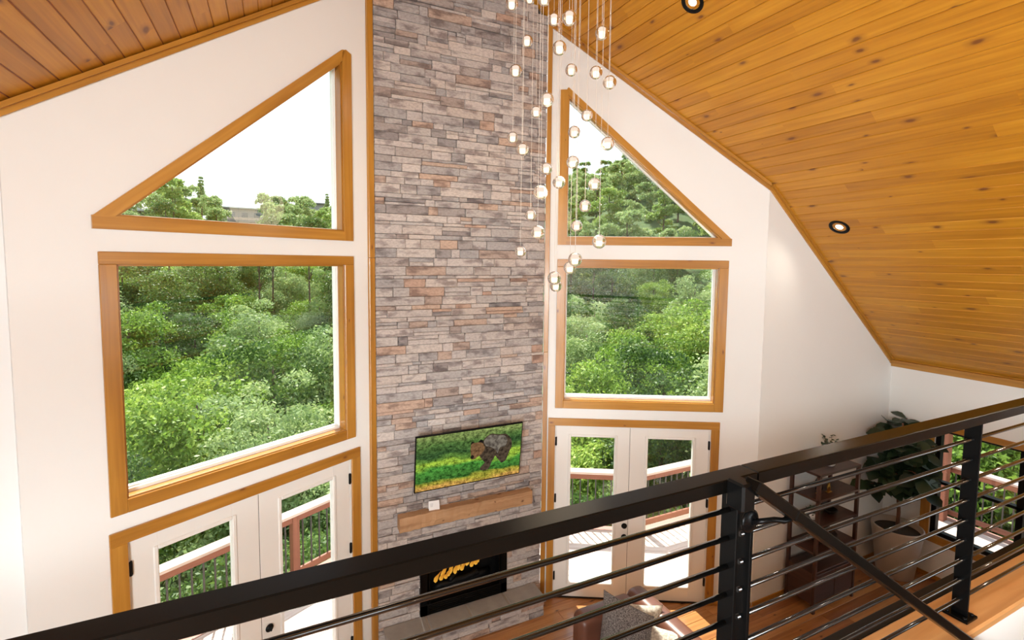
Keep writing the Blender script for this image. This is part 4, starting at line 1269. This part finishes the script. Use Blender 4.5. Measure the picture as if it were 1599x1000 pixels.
# ------------------------------------------------------------------ fiddle-leaf fig in its planter
px_, py_ = 7.035, 3.325
pl = empty('fiddle_leaf_fig', (px_, py_, 0), label='potted fiddle leaf fig with big dark leaves in a tapered beige planter', cat='plant')
mb = MB(); mb.lathe([(0, .0), (.185, 0), (.195, .01), (.272, .60), (.274, .62), (.266, .632), (.250, .625), (.240, .56), (0, .56)], (0, 0, 0), 48); mb.build('planter', M['pot'], pl)
mb = MB(); mb.lathe([(.242, .565), (.1, .575), (0, .57)], (0, 0, 0), 32); mb.build('soil', M['soil'], pl)
random.seed(44)
mb = MB()
tr = [Vector((0, 0, .55)), Vector((.012, .0, .8)), Vector((-.01, .01, 1.05)), Vector((.01, 0, 1.3)), Vector((0, 0, 1.6)), Vector((-.03, 0, 1.95))]
mb.tube(tr, [.022, .020, .019, .018, .016, .010], 10)
tips = []
for k in range(22):
    a = k * 2.4; z = 1.12 + .034 * k; s0 = Vector((0, 0, z)); ln = random.uniform(.28, .52)
    e = s0 + Vector((math.cos(a) * ln, math.sin(a) * ln * .85, random.uniform(-.05, .25)))
    e.x = min(e.x, .17); e.y = min(e.y, .18)
    mb.tube([s0, s0.lerp(e, .5) + Vector((0, 0, .03)), e], [.010, .008, .005], 8)
    tips.append((s0, e))
mb.build('trunk', M['figtrunk'], pl)
mb = MB()
for s0, e in tips:
    for k in range(20):
        t = random.uniform(.25, 1.0); p = s0.lerp(e, t)
        a = random.uniform(0, 2 * PI); d = Vector((math.cos(a), math.sin(a), random.uniform(-.7, .6)))
        L = random.uniform(.16, .26)
        q = p + d.normalized() * L
        if q.x > .26: d.x = -abs(d.x)
        if q.y > .26: d.y = -abs(d.y)
        leafquad(mb, p, d, Vector((random.uniform(-.5, .5) - .3, random.uniform(-.5, .5) - .3, 1)), L, L * .68, random.random(), .22)
mb.build('leaves', M['figleaf'], pl)

# ------------------------------------------------------------------ deck
DZ = -0.15
dep = 1.98
inner = [(-7.5, YG + .16), (CLx - .04, YG + .16), (XM, YF + .16 + (XM - XL) * math.tan(AH)), (CRx + .04, YG + .16), (XE1 + .16, YG + .16), (XE1 + .16, -4.5)]
outer = [(-7.5, 5.75), (-1.50, 5.75), (XM, 7.52), (4.95, 5.75), (9.78, 5.75), (9.78, -4.5)]
def mixpath(t): return [Vector(a).lerp(Vector(b), t) for a, b in zip(inner, outer)]
mb = MB(); random.seed(2)
nb = 14
for k in range(nb):
    a = mixpath((k + .02) / nb); b = mixpath((k + .98) / nb)
    for i in range(len(inner) - 1):
        Z = Vector((0, 0, DZ))
        q = [a[i].to_3d() + Z, a[i + 1].to_3d() + Z, b[i + 1].to_3d() + Z, b[i].to_3d() + Z]
        mb.prism(q, (0, 0, -.03), grain=q[1] - q[0], m=1 if k in (nb - 1,) else 0)
a = mixpath(0.0); b = mixpath(1.0)
for i in range(len(inner) - 1):
    q = [a[i].to_3d(), a[i + 1].to_3d(), b[i + 1].to_3d(), b[i].to_3d()]
    q = [v + Vector((0, 0, DZ - .10)) for v in q]
    mb.prism(q, (0, 0, -.16), m=1)
tag(mb.build('floor_deck', [M['deck'], M['deckborder']]), kind='structure')
ro = mixpath(0.965)
names = ['redwood deck railing with dark balusters running left from the bay', 'redwood deck railing with dark balusters outside the left glazed doors', 'redwood deck railing with dark balusters outside the right glazed doors',
         'redwood deck railing with dark balusters parallel to the gable wall, right of the bay', 'redwood deck railing outside the black framed side window']
for i in range(len(ro) - 1):
    A_, B_ = ro[i].to_3d(), ro[i + 1].to_3d(); d = (B_ - A_).normalized(); n = Vector((-d.y, d.x, 0)); L = (B_ - A_).length
    rt = empty('deck_railing', A_ + Vector((0, 0, DZ)), label=names[i], cat='railing', group=None)
    O_ = A_ + Vector((0, 0, DZ)); Z = Vector((0, 0, 1))
    def bx(mb, s0, s1, w0, w1, z0, z1, **k): mb.box(d * (s0 + s1) / 2 + n * (w0 + w1) / 2 + Z * (z0 + z1) / 2, d, n, Z, abs(s1 - s0), abs(w1 - w0), abs(z1 - z0), .003, **k)
    random.seed(i + 60)
    mb = MB(); bx(mb, 0, L, -.075, .075, .865, .90); mb.build('cap_rail', M['deck'], rt)
    mb = MB(); bx(mb, 0, L, -.036, -.001, .775, .863); mb.build('upper_rail', M['redwood'], rt)
    mb = MB(); bx(mb, 0, L, -.036, -.001, .075, .155); mb.build('lower_rail', M['redwood'], rt)
    m_ = int(L / .115)
    lim = 0
    for k in range(1, m_):
        s = k * L / m_
        pw = O_ + d * s
        if pw.y < 1.0 or pw.x < -3.4 or lim >= 95: continue
        lim += 1
        mb = MB(); bx(mb, s - .009, s + .009, .0, .018, .09, .86); mb.build('baluster', M['balus'], rt)
    ps = [0.0] + [L * q for q in ((.5,) if L < 5 else (.33, .66))]
    if i == len(ro) - 2: ps.append(L)
    for s in ps:
        mb = MB(); mb.box(d * s + Z * .30, Z, d, n, 1.12, .09, .09, .003); mb.build('post', M['redwood'], rt)
# tall cedar porch post beside the side window
mb = MB(); mb.box((9.55, 3.93, 1.25), (0, 0, 1), (1, 0, 0), (0, 1, 0), 2.8, .13, .13, .006)
tag(mb.build('porch_post', M['redwood']), 'tall square redwood porch post on the deck seen through the side window', 'post')

# ------------------------------------------------------------------ land and trees
def terr(x, y):
    dx, dy = x - 1.8, y - 4.0
    r = math.hypot(dx, dy); ph = math.degrees(math.atan2(dx, dy))
    if ph > 95 or ph < -95: r = r * .6
    def ip(t, pts):
        for (a, u), (b, v) in zip(pts[:-1], pts[1:]):
            if t <= b: return u + (v - u) * max(0, (t - a)) / (b - a)
        return pts[-1][1]
    ridge = ip(ph, [(-180, 6), (-60, 10), (-25, 13.5), (5, 12.5), (15, 12), (24, 15), (34, 24), (45, 30), (60, 20), (75, 12), (90, 4), (180, 2)])
    near = ip(ph, [(-180, -3), (-70, -6), (30, -6.5), (55, -4.5), (90, -2.2), (180, -2)])
    z = ip(r, [(0, -2.6), (6, -3.0), (11, near), (22, near - 2.5), (32, near - 1), (60, near + 4.5), (100, ridge * .62), (150, ridge), (220, ridge - 3), (420, ridge - 30)])
    return z + .5 * math.sin(x * .21) * math.cos(y * .17) * min(1, r / 30)
mb = MB()
rs = [0, 5, 9, 13, 18, 24, 32, 42, 55, 70, 90, 110, 130, 150, 180, 220, 300, 420]
na = 96
for r in rs:
    for k in range(na):
        a = 2 * PI * k / na; x, y = 1.8 + r * math.sin(a), 4 + r * math.cos(a)
        mb.v.append(Vector((x, y, terr(x, y))))
for i in range(len(rs) - 1):
    for k in range(na):
        k2 = (k + 1) % na
        mb.face([i * na + k2, i * na + k, (i + 1) * na + k, (i + 1) * na + k2], [(0, 0)] * 4, .5, 0, True)
tag(mb.build('terrain', M['ground']), kind='structure')

rng = np.random.default_rng(12)
def crown(blobs, nleaf, size, seed, thin=0.3):
    """leaf cards on the shells of ellipsoid clumps -> arrays"""
    rg = np.random.default_rng(seed)
    blobs = np.array(blobs, float)
    wgt = (blobs[:, 3] ** 2); wgt /= wgt.sum()
    bi = rg.choice(len(blobs), nleaf, p=wgt)
    v = rg.normal(size=(nleaf, 3)); v /= np.linalg.norm(v, axis=1)[:, None]
    v[:, 2] = np.where(v[:, 2] < -.35, -v[:, 2], v[:, 2])
    rad = blobs[bi, 3] * (1 + rg.normal(0, .17, nleaf))
    rad = rad * (1 + .12 * np.sin(v[:, 0] * 7 + bi) * np.cos(v[:, 1] * 6 + bi * 2))
    c = blobs[bi, :3] + v * rad[:, None] * np.array([1, 1, .75])
    n = v * .5 + rg.normal(size=(nleaf, 3)) * .95 + np.array([0, 0, .35]); n /= np.linalg.norm(n, axis=1)[:, None]
    t = np.cross(n, rg.normal(size=(nleaf, 3))); t /= np.linalg.norm(t, axis=1)[:, None]
    s = np.cross(n, t)
    L = size * rg.uniform(.6, 1.3, nleaf)[:, None]
    P = np.stack([c - t * L * .5, c + s * L * .26 + t * L * .05, c + t * L * .5, c - s * L * .26 + t * L * .05], axis=1).reshape(-1, 3)
    clump = rg.random(len(blobs))
    r = np.clip(rg.random(nleaf) * .7 + clump[bi] * .3, 0, 1)
    return P, r
def tree_mesh(name, blobs, nleaf, size, seed, lmat, trunk=None, parent=None, join=False):
    P, r = crown(blobs, nleaf, size, seed)
    verts = [tuple(p) for p in P]; faces = [(4 * i, 4 * i + 1, 4 * i + 2, 4 * i + 3) for i in range(nleaf)]
    mi = [0] * nleaf; rr = list(r)
    if join and trunk is not None:
        b = len(verts); verts += [tuple(v) for v in trunk.v]; faces += [tuple(b + i for i in f) for f in trunk.f]
        mi += [1] * len(trunk.f); rr += [.5] * len(trunk.f)
    me = bpy.data.meshes.new(name); me.from_pydata(verts, [], faces)
    me.materials.append(lmat); me.materials.append(M['bark'])
    me.attributes.new('rnd', 'FLOAT', 'FACE').data.foreach_set('value', rr)
    me.polygons.foreach_set('material_index', mi); me.update()
    o = bpy.data.objects.new(name, me); C.objects.link(o); o.parent = parent
    return o
def trunk_mb(h, r0, seed, nb=7, spread=1.6, low=.35):
    random.seed(seed); mb = MB()
    path = [Vector((math.sin(t * 3 + seed) * .12 * t * h / 8, math.cos(t * 2.3 + seed) * .12 * t * h / 8, h * t - .6)) for t in np.linspace(0, 1, 9)]
    mb.tube(path, [r0 * (1 - .75 * t) for t in np.linspace(0, 1, 9)], 8)
    for k in range(nb):
        t = random.uniform(low, .9); p = path[int(t * 8)]; a = random.uniform(0, 2 * PI)
        e = p + Vector((math.cos(a) * spread * (1.1 - t), math.sin(a) * spread * (1.1 - t), random.uniform(.4, 1.4)))
        mb.tube([p, p.lerp(e, .5) + Vector((0, 0, .1)), e], [r0 * .35, r0 * .22, r0 * .08], 6)
    return mb
def blobs_round(h, rc, n, seed, flatn=.7, lo=.18):
    random.seed(seed); out = []
    for k in range(n):
        a = random.uniform(0, 2 * PI); q = math.sqrt(random.random()) * rc * .85; zz = random.random()
        z = h * (lo + (1 - lo) * zz); sc = 1 - .55 * abs(zz - .4)
        out.append((math.cos(a) * q * sc, math.sin(a) * q * sc, z - rc * .2, random.uniform(.20, .44) * rc * sc))
    return out
kids = {}
protos = []
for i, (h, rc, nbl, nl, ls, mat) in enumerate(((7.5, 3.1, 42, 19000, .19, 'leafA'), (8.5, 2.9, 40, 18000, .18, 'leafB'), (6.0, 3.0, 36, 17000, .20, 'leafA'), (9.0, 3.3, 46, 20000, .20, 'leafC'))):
    root = empty('leafy_tree')
    tk = trunk_mb(h * .9, .14, 30 + i).build('trunk', M['bark'], root)
    cr_ = tree_mesh('crown', blobs_round(h, rc, nbl, 50 + i), nl, ls, 70 + i, M[mat], parent=root)
    kids[root] = [tk, cr_]; kids[tk] = []; kids[cr_] = []
    protos.append(root)
# tall bare-stemmed tree
root = empty('tall_tree'); tk = trunk_mb(14, .15, 91, 6, 1.2, .6).build('trunk', M['bark'], root)
cr_ = tree_mesh('crown', [(random.uniform(-1.3, 1.3), random.uniform(-1.3, 1.3), random.uniform(10, 14), random.uniform(.6, 1.1)) for _ in range(9)], 6000, .2, 92, M['leafB'], parent=root)
kids[root] = [tk, cr_]; kids[tk] = []; kids[cr_] = []; tallp = root
far = []
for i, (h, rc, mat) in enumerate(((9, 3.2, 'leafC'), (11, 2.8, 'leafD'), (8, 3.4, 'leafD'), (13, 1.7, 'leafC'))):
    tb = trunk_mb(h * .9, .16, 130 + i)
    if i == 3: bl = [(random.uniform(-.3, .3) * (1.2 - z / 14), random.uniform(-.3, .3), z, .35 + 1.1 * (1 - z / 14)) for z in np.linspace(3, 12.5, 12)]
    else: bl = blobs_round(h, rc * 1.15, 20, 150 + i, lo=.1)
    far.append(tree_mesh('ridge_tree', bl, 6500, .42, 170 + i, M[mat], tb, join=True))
shr = []
for i in range(2):
    random.seed(200 + i)
    bl = [(random.uniform(-.9, .9), random.uniform(-.9, .9), random.uniform(.3, 1.3), random.uniform(.4, .7)) for _ in range(9)]
    shr.append(tree_mesh('shrub', bl, 7000, .11, 210 + i, M['leafB'], trunk_mb(1.3, .04, 220 + i, 5, .6, .2), join=True))  # darker leaf colour stands in for the shaded side of this foliage

used = set()
def pxof(x, y):
    c = W_ @ np.array([x, y, 0.0])
    return 798.366 + 769.394 * c[0] / c[2] if c[2] > .5 else 5000
def zone(x, y):
    p = pxof(x, y)
    return ('at the left end of the left windows' if p < 300 else 'in the left windows' if p < 420 else 'at the right end of the left windows' if p < 560 else 'behind the chimney' if p < 700 else
            'just behind the right edge of the chimney' if p < 880 else 'in the left half of the right windows' if p < 1000 else 'in the right half of the right windows' if p < 1130 else 'right of the right windows')
def place(proto, x, y, s, rz, label, cat, group, dz=0):
    if proto in used:
        o = copy_tree(proto, None, kids) if proto in kids else proto.copy()
        if proto not in kids: C.objects.link(o)
    else:
        o = proto; used.add(proto)
    o.location = (x, y, terr(x, y) + dz); o.scale = (s, s, s * random.uniform(.92, 1.1)); o.rotation_euler = (0, 0, rz)
    tag(o, label, cat, group)
    return o
random.seed(88)
pts = []
def try_pt(x, y, dmin):
    for (a, b, c) in pts:
        if (a - x) ** 2 + (b - y) ** 2 < (dmin * .5 + c * .5) ** 2: return False
    pts.append((x, y, dmin)); return True
def clear_deck(x, y, m):
    if x > -9 and x < 9.6 + m and y > -6 and y < 6.2 + m: return False
    if abs(x - XM) < 5 and y < 7.9 + m - abs(x - XM) * .5: return False
    return True
cnt = 0
for ring_, (r0, r1, dm, tries) in enumerate(((12, 22, 2.7, 1200), (22, 40, 3.3, 1800), (40, 62, 4.6, 1400))):
    for _ in range(tries):
        r = math.sqrt(random.uniform(r0 * r0, r1 * r1)); ph = math.radians(random.uniform(-34, 62 if ring_ else 66))
        x, y = 1.8 + r * math.sin(ph), 4 + r * math.cos(ph)
        if not clear_deck(x, y, 3.0) or not try_pt(x, y, dm): continue
        k = random.choice((0, 1, 1, 2, 3) if ring_ == 2 else (0, 0, 1, 2, 2, 3)); s = random.uniform(.75, 1.1) * (.78 if r < 16 else 1.0)
        kind = ['bright green leafy tree', 'deep green leafy tree', 'low spreading green tree', 'pale bushy tree'][k] + [' low near the deck ', ' halfway down the slope ', ' high on the slope '][ring_] + zone(x, y)
        if pxof(x, y) > 1260 or pxof(x, y) < 40: continue
        place(protos[k], x, y, s, random.uniform(0, 6.28), kind, 'tree', kind); cnt += 1
for (r, ph) in ((44, -4), (47, -2.6), (43, 1.2), (50, 3.0), (46, 4.5), (45, 22), (48, 26), (44, 30), (51, 33), (46, 36), (52, -12), (49, -16)):
    x, y = 1.8 + r * math.sin(math.radians(ph)), 4 + r * math.cos(math.radians(ph))
    place(tallp, x, y, random.uniform(.7, .85), random.uniform(0, 6), 'tall bare stemmed tree ' + zone(x, y), 'tree', 'tall bare stemmed trees ' + zone(x, y))
nf = 0
for (r0, r1, dm, tries, hi) in ((62, 100, 5.6, 900, 1.0), (100, 152, 5.4, 1500, 1.0)):
    for _ in range(tries):
        r = random.uniform(r0, r1); ph = random.uniform(-32, 58)
        x, y = 1.8 + r * math.sin(math.radians(ph)), 4 + r * math.cos(math.radians(ph))
        if 600 < pxof(x, y) < 820: continue
        if any(abs(pxof(x, y) - q) < w_ and rr0 < r < rr1 for q, w_, rr0, rr1 in ((228, 14 + 1500 / r, 58, 140), (380, 26 + 1500 / r, 58, 150), (489, 4 + 1500 / r, 58, 170))): continue
        if not try_pt(x, y, dm): continue
        if pxof(x, y) > 1200 or pxof(x, y) < 60: continue
        k = random.choice((0, 0, 1, 2, 2, 3) if r > 120 else (0, 0, 1, 2))
        lb = ['haze-tinted round tree', 'pale tall tree', 'broad bright tree', 'slender pointed tree'][k] + (' on the far hillside ' if r < 105 else ' below the skyline ' if r < 128 else ' on the skyline ') + zone(x, y)
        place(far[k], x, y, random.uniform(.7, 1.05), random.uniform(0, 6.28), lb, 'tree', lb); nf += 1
ns = 0
for _ in range(700):
    ph = random.uniform(-40, 100); r = random.uniform(6, 13)
    x, y = 1.8 + r * math.sin(math.radians(ph)), 4 + r * math.cos(math.radians(ph))
    if not clear_deck(x, y, 1.2) or not try_pt(x, y, 1.7): continue
    k = random.choice((0, 1))
    place(shr[k], x, y, random.uniform(.9, 1.5), random.uniform(0, 6.28), ['broad deep green shrub below the deck railing ', 'deep green shrub below the deck railing '][k] + zone(x, y), 'shrub', 'shrubs below the deck ' + zone(x, y), .1); ns += 1
for (x, y, k, s) in ((12.6, 4.2, 0, .75), (13.4, 1.6, 2, .8), (12.4, 6.6, 2, .7), (15.8, 3.6, 0, .95), (15.6, 0.2, 1, .9), (16.5, 6.8, 2, .9)):
    place(protos[k], x, y, s, x, 'leafy tree close to the side deck, seen through the side window', 'tree', 'trees beside the side deck')
print('TREES', cnt, nf, ns)

# cabins on the left ridge
def cabin(x, y, w, d, h, rz, wallm, roofm, label, zoff=0):
    rt = empty('cabin', (x, y, terr(x, y) + zoff), rz, label=label, cat='house')
    mb = MB(); mb.abox(-w / 2, w / 2, -d / 2, d / 2, -8, h); mb.prism([(-w / 2, -d / 2, h), (-w / 2, d / 2, h), (-w / 2, 0, h + d * .33)], (w, 0, 0)); mb.build('walls', wallm, rt)
    mb = MB()
    for s in (-1, 1):
        mb.prism([(-w / 2 - .6, s * (d / 2 + .6), h - .2), (-w / 2 - .6, 0, h + d * .33 + .05), (-w / 2 - .6, 0, h + d * .33 + .3), (-w / 2 - .6, s * (d / 2 + .6), h + .1)], (w + 1.2, 0, 0))
    mb.build('roof', roofm, rt)
    nw = int(w / 2.4)
    for k in range(nw):
        for lv in range(int(h / 3)):
            mb = MB(); xx = -w / 2 + (k + .5) * w / nw; mb.abox(xx - .7, xx + .7, -d / 2 - .05, -d / 2 + .02, lv * 3 + .9, lv * 3 + 2.3); mb.build('window', M['glassdark'], rt)
    for lv in range(1, int(h / 3)):
        mb = MB(); mb.abox(-w / 2, w / 2, -d / 2 - 1.5, -d / 2, lv * 3 - .15, lv * 3); mb.abox(-w / 2, w / 2, -d / 2 - 1.5, -d / 2 - 1.44, lv * 3 + .3, lv * 3 + 1); mb.build('balcony', M['deck'], rt)
M['glassdark'] = flat('dark_window', (.12, .15, .18), .1)
cw = flat('grey_siding', (.30, .29, .28), .8); cw2 = flat('brown_siding', (.16, .13, .11), .8); rf = flat('pale_roof', (.62, .62, .62), .6); rf2 = flat('dark_roof', (.16, .16, .17), .7)
def at(px, py, d):
    return depth_pt(px, py, d)
for (px, d, w, dd, h, rz, a, b, zt_, lb) in ((228, 118, 11, 7, 4, .3, cw2, rf, 316, 'dark cabin with a pale metal roof at the left end of the far ridge'),
                                        (380, 128, 14, 8, 6.5, -.15, cw, rf, 311, 'wide grey cabin with balconies on the far ridge'),
                                        (489, 150, 6, 6, 7.5, -.3, cw, rf2, 309, 'tall narrow grey house on the far ridge at right')):
    P = depth_pt(px, zt_, d)
    cabin(P.x, P.y, w, dd, h, rz + .25, a, b, lb, P.z - terr(P.x, P.y) - h - dd * .33)
